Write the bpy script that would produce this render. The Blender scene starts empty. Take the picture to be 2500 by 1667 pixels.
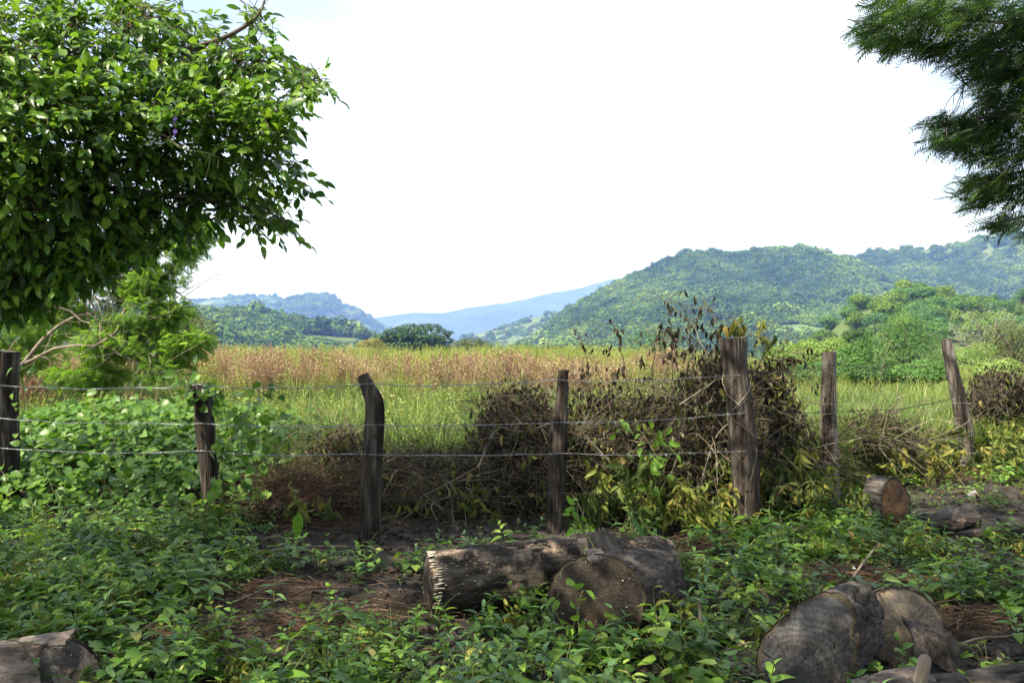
import bpy, math, random
import numpy as np
from mathutils import Vector, Matrix, Euler

random.seed(11)
rng = np.random.default_rng(11)
S = bpy.context.scene
COL = S.collection
PI = math.pi

# ------------------------------------------------------------------ camera
F, HZ, CX, EYE = 1962.0, 860.0, 1250.0, 1.6       # focal length and horizon of the 2500 px photograph
cam = bpy.data.objects.new('camera', bpy.data.cameras.new('camera'))
COL.objects.link(cam)
cam.location = (0, 0, EYE)
cam.rotation_euler = (math.radians(90.77), 0, 0)
cam.data.sensor_width = 36
cam.data.lens = 36 * F / 2500
cam.data.clip_start = 0.05
cam.data.clip_end = 30000
S.camera = cam

# ------------------------------------------------------------------ light and sky
TOSUN = Vector((-0.54, -0.38, 0.75)).normalized()
SUN_EL = math.asin(TOSUN.z)
SUN_AZ = math.atan2(TOSUN.x, TOSUN.y)
W = bpy.data.worlds.new('World'); S.world = W; W.use_nodes = True
nt = W.node_tree; nt.nodes.clear()
out = nt.nodes.new('ShaderNodeOutputWorld'); bg = nt.nodes.new('ShaderNodeBackground')
sky = nt.nodes.new('ShaderNodeTexSky'); sky.sky_type = 'NISHITA'; sky.sun_disc = False
sky.sun_elevation = SUN_EL; sky.sun_rotation = SUN_AZ; sky.air_density = 1.0; sky.dust_density = 2.0
tc = nt.nodes.new('ShaderNodeTexCoord'); mp = nt.nodes.new('ShaderNodeMapping'); mp.inputs["Scale"].default_value = (1.0, 1.0, 3.6)
mp.inputs['Location'].default_value = (3.1, 0.4, 0.2)
nz = nt.nodes.new('ShaderNodeTexNoise'); nz.inputs['Scale'].default_value = 1.7; nz.inputs['Detail'].default_value = 7; nz.inputs['Roughness'].default_value = 0.55
cr = nt.nodes.new('ShaderNodeValToRGB'); cr.color_ramp.elements[0].position = 0.40; cr.color_ramp.elements[1].position = 0.72
cr.color_ramp.elements[0].color = (0.22, 0.22, 0.22, 1); cr.color_ramp.elements[1].color = (1, 1, 1, 1)
mx = nt.nodes.new('ShaderNodeMix'); mx.data_type = 'RGBA'
mx.inputs['B'].default_value = (6.6, 7.1, 7.8, 1)          # bright thin cloud over the whole sky
L = nt.links.new
L(tc.outputs['Generated'], mp.inputs['Vector']); L(mp.outputs[0], nz.inputs['Vector']); L(nz.outputs['Fac'], cr.inputs[0])
L(cr.outputs[0], mx.inputs['Factor']); L(sky.outputs[0], mx.inputs['A']); L(mx.outputs['Result'], bg.inputs[0])
bg.inputs[1].default_value = 0.10
L(bg.outputs[0], out.inputs[0])
sd = bpy.data.lights.new('sun', 'SUN'); sd.energy = 4.6; sd.angle = math.radians(0.6); sd.color = (1.0, 0.95, 0.86)
so = bpy.data.objects.new('sun', sd); COL.objects.link(so)
so.rotation_euler = TOSUN.to_track_quat('Z', 'Y').to_euler(); so.location = (-20, -10, 30)
S.view_settings.view_transform = 'Standard'; S.view_settings.look = 'None'
S.view_settings.gamma = 1; S.view_settings.use_curve_mapping = False
S.view_settings.exposure = 1.33
S.render.engine = 'CYCLES'
S.cycles.max_bounces = 7; S.cycles.diffuse_bounces = 3; S.cycles.transmission_bounces = 3
S.cycles.glossy_bounces = 2; S.cycles.volume_bounces = 3; S.cycles.use_denoising = True

# ------------------------------------------------------------------ numpy helpers
def P(px, py, d):
    """a point that the photograph shows at pixel (px, py), d metres ahead"""
    return np.array([(px - CX) / F * d, d, EYE - (py - HZ) / F * d])
K = 2500 / 2352.0
def Q(px, py, d): return P(px * K, py * K, d)
def gq(px, py):
    """ground point below a pixel"""
    d = EYE * F / (py * K - HZ)
    return np.array([(px * K - CX) / F * d, d])
def to_px(p):
    p = np.asarray(p)
    return np.stack([CX + p[..., 0] / p[..., 1] * F, HZ - (p[..., 2] - EYE) / p[..., 1] * F], -1)

def _h(i, j, k, s):
    n = (i * 374761393 + j * 668265263 + k * 2147483647 + s * 974711).astype(np.int64)
    n = (n ^ (n >> 13)) * 1274126177 & 0x7fffffff
    n = (n ^ (n >> 16)) & 0xffff
    return n / 65535.0
def vnoise(p, s=0):
    p = np.asarray(p, float); f = np.floor(p).astype(np.int64); t = p - f; t = t * t * (3 - 2 * t)
    i, j, k = f[..., 0], f[..., 1], f[..., 2]; x, y, z = t[..., 0], t[..., 1], t[..., 2]
    def e(a, b, c): return _h(i + a, j + b, k + c, s)
    return ((e(0,0,0)*(1-x)+e(1,0,0)*x)*(1-y)+(e(0,1,0)*(1-x)+e(1,1,0)*x)*y)*(1-z)+((e(0,0,1)*(1-x)+e(1,0,1)*x)*(1-y)+(e(0,1,1)*(1-x)+e(1,1,1)*x)*y)*z
def fbm(p, o=4, s=0):
    p = np.asarray(p, float); r = 0; a = 0.5; n = 0
    for q in range(o):
        r = r + a * vnoise(p, s + q); n += a; p = p * 2.03 + 5.7; a *= 0.5
    return r / n - 0.5
def n2(x, y, sc, o=3, s=0):
    x, y = np.broadcast_arrays(np.asarray(x, float), np.asarray(y, float))
    return fbm(np.stack([x / sc, y / sc, np.zeros_like(x) + 0.37], -1), o, s)
def sstep(a, b, x):
    t = np.clip((np.asarray(x, float) - a) / (b - a), 0, 1); return t * t * (3 - 2 * t)
def unit(v):
    v = np.asarray(v, float); return v / np.maximum(np.linalg.norm(v, axis=-1, keepdims=True), 1e-9)
def sphere(n):
    return unit(rng.normal(size=(n, 3)))
def frames(d, up):
    """columns: side, direction, normal"""
    d = unit(d); s = unit(np.cross(d, up) + 1e-6); n = np.cross(s, d)
    return np.stack([s, d, n], -1)

class Acc:
    """collects geometry for one mesh object"""
    def __init__(self): self.V = []; self.T = []; self.n = 0
    def add(self, V, faces, rnd=None, mat=0):
        V = np.asarray(V, float).reshape(-1, 3)
        for Fc in faces:
            Fc = np.asarray(Fc, np.int64)
            if len(Fc) == 0: continue
            r = np.full(len(Fc), 0.5) if rnd is None else (np.full(len(Fc), float(rnd)) if np.isscalar(rnd) else np.asarray(rnd))
            self.T.append((Fc + self.n, r, np.full(len(Fc), mat, np.int32)))
        self.V.append(V); self.n += len(V)
    def place(self, tpl, M, T, rnd=None, mat=0, size=None):
        """N copies of a template: M (N,3,3), T (N,3)"""
        tv, tf = tpl; M = np.asarray(M, float); T = np.asarray(T, float); N = len(T)
        if N == 0: return
        if size is not None:
            size = np.asarray(size, float)
            M = M * (size[:, None, None] if size.ndim == 1 else size[:, None, :])
        V = np.einsum('nij,kj->nki', M, tv) + T[:, None, :]
        k = len(tv); off = (np.arange(N) * k)[:, None, None]
        if rnd is None: rnd = rng.random(N)
        for Fc in tf:
            Fc = np.asarray(Fc)
            A = (Fc[None] + off).reshape(-1, Fc.shape[1])
            self.T.append((A + self.n, np.repeat(rnd, len(Fc)), np.full(len(A), mat, np.int32)))
        self.V.append(V.reshape(-1, 3)); self.n += N * k
    def tubes(self, Pt, R, sides=4, rnd=None, mat=0):
        """many tubes with the same count of points: Pt (N,k,3), R (N,k)"""
        Pt = np.asarray(Pt, float); R = np.asarray(R, float)
        if Pt.ndim == 2: Pt = Pt[None]; R = R[None]
        N, k, _ = Pt.shape
        D = np.gradient(Pt, axis=1); D = unit(D)
        up = np.where(np.abs(D[..., 2:3]) > 0.9, np.array([1.0, 0, 0]), np.array([0, 0, 1.0]))
        s = unit(np.cross(D, up)); n = np.cross(s, D)
        a = np.arange(sides) * 2 * PI / sides
        V = Pt[:, :, None, :] + R[:, :, None, None] * (np.cos(a)[None, None, :, None] * s[:, :, None, :] + np.sin(a)[None, None, :, None] * n[:, :, None, :])
        i = np.arange(k - 1)[:, None] * sides; j = np.arange(sides)[None, :]; j2 = (j + 1) % sides
        q = np.stack([i + j, i + j2, i + sides + j2, i + sides + j], -1).reshape(-1, 4)
        off = (np.arange(N) * k * sides)[:, None, None]
        A = (q[None] + off).reshape(-1, 4)
        r = rng.random(N) if rnd is None else (np.full(N, float(rnd)) if np.isscalar(rnd) else rnd)
        self.T.append((A + self.n, np.repeat(r, len(q)), np.full(len(A), mat, np.int32)))
        self.V.append(V.reshape(-1, 3)); self.n += N * k * sides
    def mesh(self, name, mats, smooth=True):
        me = bpy.data.meshes.new(name)
        V = np.concatenate(self.V) if self.V else np.zeros((0, 3))
        me.vertices.add(len(V)); me.vertices.foreach_set('co', V.astype(np.float32).ravel())
        tot = np.concatenate([np.full(len(a), a.shape[1]) for a, _, _ in self.T]).astype(np.int32)
        idx = np.concatenate([a.ravel() for a, _, _ in self.T]).astype(np.int32)
        st = np.concatenate([[0], np.cumsum(tot)[:-1]]).astype(np.int32)
        me.loops.add(len(idx)); me.loops.foreach_set('vertex_index', idx)
        me.polygons.add(len(tot)); me.polygons.foreach_set('loop_start', st); me.polygons.foreach_set('loop_total', tot)
        me.polygons.foreach_set('material_index', np.concatenate([m for _, _, m in self.T]))
        me.polygons.foreach_set('use_smooth', np.full(len(tot), smooth))
        me.update(calc_edges=True)
        at = me.attributes.new('rnd', 'FLOAT', 'FACE')
        at.data.foreach_set('value', np.concatenate([r for _, r, _ in self.T]).astype(np.float32))
        for m in (mats if isinstance(mats, (list, tuple)) else [mats]): me.materials.append(m)
        return me
    def build(self, name, mats, parent=None, smooth=True, link=True):
        o = bpy.data.objects.new(name, self.mesh(name, mats, smooth))
        if link: COL.objects.link(o)
        if parent is not None:
            o.parent = parent
            if parent.type == 'EMPTY' and parent.get('_world'): o.matrix_parent_inverse = Matrix.Translation(-Vector(parent.location))
        return o

def tag(o, label=None, cat=None, group=None, kind=None):
    if label: o['label'] = label
    if cat: o['category'] = cat
    if group: o['group'] = group
    if kind: o['kind'] = kind
    return o
def empty(name, loc, label=None, cat=None, group=None, world=True):
    """an Empty at the base of a thing; world=True: its parts are modelled in world coordinates"""
    o = bpy.data.objects.new(name, None); COL.objects.link(o); o.location = loc; o.empty_display_size = 0.2
    if world: o['_world'] = 1
    return tag(o, label, cat, group)
def copy_tree(o, parent=None):
    c = o.copy(); COL.objects.link(c); c.parent = parent
    for ch in KIDS.get(o.name, []): copy_tree(ch, c)
    return c
KIDS = {}
def kid(parent, o):
    o.parent = parent; KIDS.setdefault(parent.name, []).append(o); return o

def scatter(name, pts, rotz, scl, idx, variants, tilt=None):
    """one object that carries instances of plain mesh variants (for what nobody could count)"""
    N = len(pts); me = bpy.data.meshes.new(name); me.vertices.add(N)
    me.vertices.foreach_set('co', np.asarray(pts, np.float32).ravel())
    rot = np.zeros((N, 3), np.float32); rot[:, 2] = rotz
    if tilt is not None: rot[:, :2] = tilt
    scl = np.asarray(scl, np.float32)
    if scl.ndim == 1: scl = np.repeat(scl[:, None], 3, 1)
    a = me.attributes.new('rot', 'FLOAT_VECTOR', 'POINT'); a.data.foreach_set('vector', rot.ravel())
    a = me.attributes.new('scl', 'FLOAT_VECTOR', 'POINT'); a.data.foreach_set('vector', scl.ravel())
    a = me.attributes.new('idx', 'INT', 'POINT'); a.data.foreach_set('value', np.asarray(idx, np.int32))
    o = bpy.data.objects.new(name, me); COL.objects.link(o)
    c = bpy.data.collections.new(name + '_variants')
    for k, m in enumerate(variants):
        c.objects.link(bpy.data.objects.new('%s_variant_%02d' % (name, k), m))
    g = bpy.data.node_groups.new(name + '_scatter', 'GeometryNodeTree')
    g.interface.new_socket('Geometry', in_out='INPUT', socket_type='NodeSocketGeometry')
    g.interface.new_socket('Geometry', in_out='OUTPUT', socket_type='NodeSocketGeometry')
    gi = g.nodes.new('NodeGroupInput'); go = g.nodes.new('NodeGroupOutput')
    ip = g.nodes.new('GeometryNodeInstanceOnPoints'); ci = g.nodes.new('GeometryNodeCollectionInfo')
    ci.inputs['Collection'].default_value = c; ci.inputs['Separate Children'].default_value = True; ci.inputs['Reset Children'].default_value = True
    ip.inputs['Pick Instance'].default_value = True
    def na(nm, dt):
        n = g.nodes.new('GeometryNodeInputNamedAttribute'); n.data_type = dt; n.inputs['Name'].default_value = nm
        return [s for s in n.outputs if s.enabled and s.name == 'Attribute'][0]
    er = g.nodes.new('FunctionNodeEulerToRotation')
    g.links.new(na('rot', 'FLOAT_VECTOR'), er.inputs[0])
    g.links.new(er.outputs[0], ip.inputs['Rotation']); g.links.new(na('scl', 'FLOAT_VECTOR'), ip.inputs['Scale'])
    g.links.new(na('idx', 'INT'), ip.inputs['Instance Index']); g.links.new(ci.outputs[0], ip.inputs['Instance'])
    g.links.new(gi.outputs[0], ip.inputs['Points']); g.links.new(ip.outputs[0], go.inputs[0])
    m = o.modifiers.new('scatter', 'NODES'); m.node_group = g
    return o

# ------------------------------------------------------------------ materials
def newmat(name):
    m = bpy.data.materials.new(name); m.use_nodes = True; m.node_tree.nodes.clear(); return m, m.node_tree
def ramp(t, stops):
    r = t.nodes.new('ShaderNodeValToRGB'); e = r.color_ramp.elements
    while len(e) < len(stops): e.new(0.5)
    for k, (p, c) in enumerate(stops): e[k].position = p; e[k].color = (*c, 1)
    return r
def leaf_mat(name, stops, rough=0.45, trans=0.35, spec=0.35, warm=(1.25, 1.25, 0.6), patch=0.0):
    """foliage: colour from a per-leaf random value, light through the blade"""
    m, t = newmat(name); n = t.nodes.new; l = t.links.new
    o = n('ShaderNodeOutputMaterial'); a = n('ShaderNodeAttribute'); a.attribute_name = 'rnd'
    oi = n('ShaderNodeObjectInfo'); ad = n('ShaderNodeMath'); ad.operation = 'ADD'; fr = n('ShaderNodeMath'); fr.operation = 'FRACT'
    l(a.outputs['Fac'], ad.inputs[0]); l(oi.outputs['Random'], ad.inputs[1]); l(ad.outputs[0], fr.inputs[0])
    r = ramp(t, stops); l(fr.outputs[0], r.inputs[0])
    tcn = n('ShaderNodeTexCoord'); nz = n('ShaderNodeTexNoise'); nz.inputs['Scale'].default_value = 35; nz.inputs['Detail'].default_value = 3
    l(tcn.outputs['Object'], nz.inputs['Vector'])
    mr = n('ShaderNodeMapRange'); mr.inputs[1].default_value = 0.3; mr.inputs[2].default_value = 0.7; mr.inputs[3].default_value = 0.75; mr.inputs[4].default_value = 1.2
    l(nz.outputs['Fac'], mr.inputs[0])
    vm = n('ShaderNodeVectorMath'); vm.operation = 'SCALE'; l(r.outputs[0], vm.inputs[0]); l(mr.outputs[0], vm.inputs['Scale'])
    if patch:                                              # broad random patches of darker and lighter tone across a hillside
        gp = n('ShaderNodeNewGeometry'); pn = n('ShaderNodeTexNoise'); pn.inputs['Scale'].default_value = patch; pn.inputs['Detail'].default_value = 5; l(gp.outputs['Position'], pn.inputs['Vector'])
        pr_ = ramp(t, [(0.36, (0.55, 0.62, 0.7)), (0.5, (1, 1, 1)), (0.62, (1.75, 1.5, 1.1))]); l(pn.outputs['Fac'], pr_.inputs[0])
        pm = n('ShaderNodeVectorMath'); pm.operation = 'MULTIPLY'; l(vm.outputs[0], pm.inputs[0]); l(pr_.outputs[0], pm.inputs[1]); vm = pm
    b = n('ShaderNodeBsdfPrincipled'); l(vm.outputs[0], b.inputs['Base Color']); b.inputs['Roughness'].default_value = rough
    b.inputs['Specular IOR Level'].default_value = spec
    tr = n('ShaderNodeBsdfTranslucent'); tm = n('ShaderNodeVectorMath'); tm.operation = 'MULTIPLY'; tm.inputs[1].default_value = warm
    l(vm.outputs[0], tm.inputs[0]); l(tm.outputs[0], tr.inputs[0])
    ms = n('ShaderNodeMixShader'); ms.inputs[0].default_value = trans
    l(b.outputs[0], ms.inputs[1]); l(tr.outputs[0], ms.inputs[2]); l(ms.outputs[0], o.inputs[0])
    return m
def grain_mat(name, stops, scale=6, stretch=(1, 1, 0.12), rough=0.85, bump=0.5, dist=0.02, detail=8, spots=None, rndcol=0.0, coord='Object', spec=0.2, squeeze=0.55):
    """wood, bark, soil, rock: layered noise with relief"""
    m, t = newmat(name); n = t.nodes.new; l = t.links.new
    o = n('ShaderNodeOutputMaterial'); b = n('ShaderNodeBsdfPrincipled'); b.inputs['Roughness'].default_value = rough; b.inputs['Specular IOR Level'].default_value = spec
    tcn = n('ShaderNodeTexCoord'); mp = n('ShaderNodeMapping'); mp.inputs['Scale'].default_value = stretch
    oi = n('ShaderNodeObjectInfo'); ml = n('ShaderNodeMath'); ml.operation = 'MULTIPLY'; ml.inputs[1].default_value = 31.0
    l(oi.outputs['Random'], ml.inputs[0]); cb = n('ShaderNodeCombineXYZ')
    for q in range(3): l(ml.outputs[0], cb.inputs[q])
    if coord == 'Object': l(cb.outputs[0], mp.inputs['Location'])
    l(tcn.outputs[coord], mp.inputs['Vector'])
    nz = n('ShaderNodeTexNoise'); nz.inputs['Scale'].default_value = scale; nz.inputs['Detail'].default_value = detail; nz.inputs['Roughness'].default_value = 0.62
    l(mp.outputs[0], nz.inputs['Vector'])
    n3 = n('ShaderNodeTexNoise'); n3.inputs['Scale'].default_value = scale * 0.28; n3.inputs['Detail'].default_value = 3; l(mp.outputs[0], n3.inputs['Vector'])
    mixv = n('ShaderNodeMix'); mixv.data_type = 'FLOAT'; mixv.inputs[0].default_value = 0.4; l(nz.outputs['Fac'], mixv.inputs[2]); l(n3.outputs['Fac'], mixv.inputs[3])
    r = ramp(t, [(0.5 + (q - 0.5) * squeeze, c) for q, c in stops]); l(mixv.outputs[0], r.inputs[0]); col = r.outputs[0]
    if spots:
        for (c, sc, lo, hi) in spots:
            v = n('ShaderNodeTexNoise'); v.inputs['Scale'].default_value = sc; v.inputs['Detail'].default_value = 6; v.inputs['Roughness'].default_value = 0.7
            l(tcn.outputs[coord], v.inputs['Vector']); rr = ramp(t, [(lo, (0, 0, 0)), (hi, (1, 1, 1))]); l(v.outputs['Fac'], rr.inputs[0])
            mm = n('ShaderNodeMix'); mm.data_type = 'RGBA'; mm.inputs['B'].default_value = (*c, 1); l(rr.outputs[0], mm.inputs['Factor']); l(col, mm.inputs['A']); col = mm.outputs['Result']
    l(col, b.inputs['Base Color'])
    bp = n('ShaderNodeBump'); bp.inputs['Strength'].default_value = bump; bp.inputs['Distance'].default_value = dist
    l(nz.outputs['Fac'], bp.inputs['Height']); l(bp.outputs[0], b.inputs['Normal']); l(b.outputs[0], o.inputs[0])
    return m
def ring_mat(name, stops, freq=55, warp=0.05, sawdir=(1, 0.15, 1), saw=0.5, spots=None, centre=(0, 0, 0), rough=0.8, heart=None, amp=0.02, cracks=0.009):
    """sawn end grain: growth rings round the pith, saw marks, stains"""
    m, t = newmat(name); n = t.nodes.new; l = t.links.new
    o = n('ShaderNodeOutputMaterial'); b = n('ShaderNodeBsdfPrincipled'); b.inputs['Roughness'].default_value = rough; b.inputs['Specular IOR Level'].default_value = 0.25
    tcn = n('ShaderNodeTexCoord'); nz = n('ShaderNodeTexNoise'); nz.inputs['Scale'].default_value = 5; nz.inputs['Detail'].default_value = 4
    l(tcn.outputs['Object'], nz.inputs['Vector'])
    sub = n('ShaderNodeVectorMath'); sub.operation = 'SUBTRACT'; sub.inputs[1].default_value = centre; l(tcn.outputs['Object'], sub.inputs[0])
    mu = n('ShaderNodeVectorMath'); mu.operation = 'MULTIPLY'; mu.inputs[1].default_value = (1, 1, 0); l(sub.outputs[0], mu.inputs[0])
    ln = n('ShaderNodeVectorMath'); ln.operation = 'LENGTH'; l(mu.outputs[0], ln.inputs[0])
    wm = n('ShaderNodeMath'); wm.operation = 'MULTIPLY_ADD'; wm.inputs[1].default_value = warp; l(nz.outputs['Fac'], wm.inputs[0]); l(ln.outputs['Value'], wm.inputs[2])
    fm = n('ShaderNodeMath'); fm.operation = 'MULTIPLY'; fm.inputs[1].default_value = freq * 6.283; l(wm.outputs[0], fm.inputs[0])
    sn = n('ShaderNodeMath'); sn.operation = 'SINE'; l(fm.outputs[0], sn.inputs[0])
    big = n('ShaderNodeTexNoise'); big.inputs['Scale'].default_value = 7; big.inputs['Detail'].default_value = 7; big.inputs['Roughness'].default_value = 0.65
    l(tcn.outputs['Object'], big.inputs['Vector'])
    mp = n('ShaderNodeMapping'); mp.inputs['Scale'].default_value = sawdir; l(tcn.outputs['Object'], mp.inputs['Vector'])
    sw = n('ShaderNodeTexNoise'); sw.inputs['Scale'].default_value = 110; sw.inputs['Detail'].default_value = 4; l(mp.outputs[0], sw.inputs['Vector'])
    a1 = n('ShaderNodeMath'); a1.operation = 'MULTIPLY_ADD'; a1.inputs[1].default_value = amp; l(sn.outputs[0], a1.inputs[0]); l(big.outputs['Fac'], a1.inputs[2])
    a2 = n('ShaderNodeMath'); a2.operation = 'MULTIPLY_ADD'; a2.inputs[1].default_value = saw * 0.5; l(sw.outputs['Fac'], a2.inputs[0]); l(a1.outputs[0], a2.inputs[2])
    a3 = n('ShaderNodeMath'); a3.operation = 'SUBTRACT'; a3.inputs[1].default_value = saw * 0.25; l(a2.outputs[0], a3.inputs[0])
    r = ramp(t, [(0.5 + (q - 0.5) * 0.75, c) for q, c in stops]); l(a3.outputs[0], r.inputs[0]); col = r.outputs[0]
    if heart:                                              # dark heartwood round the pith
        rh = ramp(t, [(heart[1], (1, 1, 1)), (heart[2], (0, 0, 0))]); l(wm.outputs[0], rh.inputs[0])
        mm = n('ShaderNodeMix'); mm.data_type = 'RGBA'; mm.inputs['B'].default_value = (*heart[0], 1); l(rh.outputs[0], mm.inputs['Factor']); l(col, mm.inputs['A']); col = mm.outputs['Result']
    if spots:
        for (c, sc, lo, hi) in spots:
            v = n('ShaderNodeTexNoise'); v.inputs['Scale'].default_value = sc; v.inputs['Detail'].default_value = 5; l(tcn.outputs['Object'], v.inputs['Vector'])
            rr = ramp(t, [(lo, (0, 0, 0)), (hi, (1, 1, 1))]); l(v.outputs['Fac'], rr.inputs[0])
            mm = n('ShaderNodeMix'); mm.data_type = 'RGBA'; mm.inputs['B'].default_value = (*c, 1); l(rr.outputs[0], mm.inputs['Factor']); l(col, mm.inputs['A']); col = mm.outputs['Result']
    # radial drying cracks
    nv = n('ShaderNodeVectorMath'); nv.operation = 'NORMALIZE'; l(mu.outputs[0], nv.inputs[0]); cn = n('ShaderNodeTexNoise'); cn.inputs['Scale'].default_value = 4.5; cn.inputs['Detail'].default_value = 2
    wv = n('ShaderNodeVectorMath'); wv.operation = 'MULTIPLY_ADD'; wv.inputs[1].default_value = (0.25, 0.25, 0.25); l(nz.outputs['Color'], wv.inputs[0]); l(nv.outputs[0], wv.inputs[2]); l(wv.outputs[0], cn.inputs['Vector'])
    cs = n('ShaderNodeMath'); cs.operation = 'SUBTRACT'; cs.inputs[1].default_value = 0.5; l(cn.outputs['Fac'], cs.inputs[0]); ca = n('ShaderNodeMath'); ca.operation = 'ABSOLUTE'; l(cs.outputs[0], ca.inputs[0])
    cm_ = ramp(t, [(cracks * 0.5, (1, 1, 1)), (cracks, (0, 0, 0))]); l(ca.outputs[0], cm_.inputs[0])
    mm = n('ShaderNodeMix'); mm.data_type = 'RGBA'; mm.inputs['B'].default_value = (0.008, 0.006, 0.005, 1); l(cm_.outputs[0], mm.inputs['Factor']); l(col, mm.inputs['A']); col = mm.outputs['Result']
    l(col, b.inputs['Base Color'])
    bp = n('ShaderNodeBump'); bp.inputs['Strength'].default_value = 0.8; bp.inputs['Distance'].default_value = 0.014
    l(a2.outputs[0], bp.inputs['Height']); l(bp.outputs[0], b.inputs['Normal']); l(b.outputs[0], o.inputs[0])
    return m

M = {}
M['leaf_big'] = leaf_mat('leaf_big', [(0, (0.04, 0.10, 0.016)), (0.5, (0.085, 0.19, 0.024)), (0.85, (0.15, 0.29, 0.034)), (1, (0.24, 0.38, 0.05))], rough=0.33, trans=0.42, spec=0.45)
M['leaf_frond'] = leaf_mat('leaf_frond', [(0, (0.02, 0.055, 0.014)), (0.6, (0.044, 0.105, 0.02)), (1, (0.10, 0.19, 0.03))], rough=0.5, trans=0.38)
M['leaf_feather'] = leaf_mat('leaf_feather', [(0, (0.14, 0.26, 0.038)), (0.6, (0.22, 0.37, 0.065)), (1, (0.34, 0.49, 0.12))], rough=0.5, trans=0.55)
M['leaf_olive'] = leaf_mat('leaf_olive', [(0, (0.05, 0.08, 0.015)), (1, (0.13, 0.15, 0.035))], rough=0.6, trans=0.3)
M['leaf_tree_dark'] = leaf_mat('leaf_tree_dark', [(0, (0.025, 0.07, 0.015)), (1, (0.07, 0.15, 0.028))], rough=0.6, trans=0.25)
M['leaf_tree_mid'] = leaf_mat('leaf_tree_mid', [(0, (0.05, 0.13, 0.025)), (1, (0.13, 0.26, 0.05))], rough=0.6, trans=0.3)
M['leaf_tree_light'] = leaf_mat('leaf_tree_light', [(0, (0.12, 0.22, 0.04)), (1, (0.26, 0.36, 0.09))], rough=0.6, trans=0.3)
M['leaf_tree_pale'] = leaf_mat('leaf_tree_pale', [(0, (0.12, 0.17, 0.08)), (1, (0.24, 0.28, 0.16))], rough=0.7, trans=0.3)
M['leaf_tree_gold'] = leaf_mat('leaf_tree_gold', [(0, (0.16, 0.17, 0.03)), (1, (0.32, 0.29, 0.07))], rough=0.7, trans=0.3)
M['hill_tree'] = leaf_mat('hill_tree', [(0, (0.036, 0.08, 0.016)), (0.5, (0.07, 0.14, 0.024)), (0.85, (0.12, 0.2, 0.036)), (1, (0.17, 0.25, 0.05))], rough=0.8, trans=0.15, spec=0.1, patch=0.012)
M['leaf_weed'] = leaf_mat('leaf_weed', [(0, (0.06, 0.14, 0.024)), (0.45, (0.11, 0.22, 0.032)), (0.8, (0.18, 0.31, 0.045)), (0.94, (0.29, 0.40, 0.07)), (1, (0.40, 0.36, 0.09))], rough=0.4, trans=0.35, spec=0.4)
M['leaf_weed_cool'] = leaf_mat('leaf_weed_cool', [(0, (0.05, 0.125, 0.036)), (0.6, (0.085, 0.185, 0.05)), (1, (0.15, 0.27, 0.075))], rough=0.38, trans=0.3, spec=0.45)
M['leaf_weed_lime'] = leaf_mat('leaf_weed_lime', [(0, (0.11, 0.24, 0.03)), (1, (0.22, 0.38, 0.05))], rough=0.42, trans=0.4)
M['leaf_vine'] = leaf_mat('leaf_vine', [(0, (0.05, 0.13, 0.018)), (0.6, (0.10, 0.21, 0.026)), (1, (0.2, 0.33, 0.05))], rough=0.4, trans=0.35, spec=0.4)
M['leaf_wilt'] = leaf_mat('leaf_wilt', [(0, (0.07, 0.11, 0.03)), (0.4, (0.13, 0.18, 0.035)), (0.75, (0.24, 0.27, 0.05)), (0.93, (0.33, 0.28, 0.06)), (1, (0.2, 0.12, 0.06))], rough=0.6, trans=0.35, warm=(1.2, 1.15, 0.7))
M['leaf_dead'] = leaf_mat('leaf_dead', [(0, (0.022, 0.018, 0.014)), (0.45, (0.055, 0.044, 0.033)), (0.75, (0.105, 0.086, 0.062)), (0.9, (0.12, 0.13, 0.07)), (1, (0.22, 0.195, 0.14))], rough=0.85, trans=0.12, warm=(1.2, 1.0, 0.8), spec=0.1)
M['dead_stem'] = leaf_mat('dead_stem', [(0, (0.06, 0.045, 0.03)), (0.5, (0.15, 0.115, 0.08)), (0.85, (0.3, 0.25, 0.17)), (1, (0.45, 0.4, 0.3))], rough=0.85, trans=0.0, spec=0.1)
M['litter'] = leaf_mat('litter', [(0, (0.03, 0.022, 0.017)), (0.5, (0.075, 0.05, 0.036)), (0.85, (0.14, 0.095, 0.065)), (1, (0.26, 0.2, 0.15))], rough=0.9, trans=0.0, spec=0.1)
M['litter_red'] = leaf_mat('litter_red', [(0, (0.045, 0.03, 0.021)), (0.6, (0.12, 0.072, 0.046)), (0.9, (0.2, 0.125, 0.085)), (1, (0.3, 0.22, 0.16))], rough=0.9, trans=0.0, spec=0.1)
M['grass_green'] = leaf_mat('grass_green', [(0, (0.06, 0.13, 0.025)), (0.45, (0.12, 0.21, 0.042)), (0.8, (0.22, 0.29, 0.075)), (1, (0.38, 0.37, 0.15))], rough=0.5, trans=0.35)
M['grass_yellow'] = leaf_mat('grass_yellow', [(0, (0.19, 0.26, 0.05)), (0.6, (0.31, 0.36, 0.08)), (1, (0.45, 0.44, 0.14))], rough=0.6, trans=0.35, warm=(1.1, 1.1, 0.7))
M['grass_dry'] = leaf_mat('grass_dry', [(0, (0.2, 0.105, 0.08)), (0.3, (0.32, 0.185, 0.13)), (0.65, (0.41, 0.30, 0.17)), (1, (0.46, 0.42, 0.2))], rough=0.8, trans=0.3, warm=(1.1, 1.0, 0.8))
M['stem_green'] = leaf_mat('stem_green', [(0, (0.07, 0.12, 0.03)), (1, (0.16, 0.16, 0.06))], rough=0.6, trans=0.0)
M['petal_white'] = leaf_mat('petal_white', [(0, (0.75, 0.76, 0.8)), (1, (0.85, 0.86, 0.88))], rough=0.6, trans=0.2, warm=(1, 1, 1))
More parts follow.
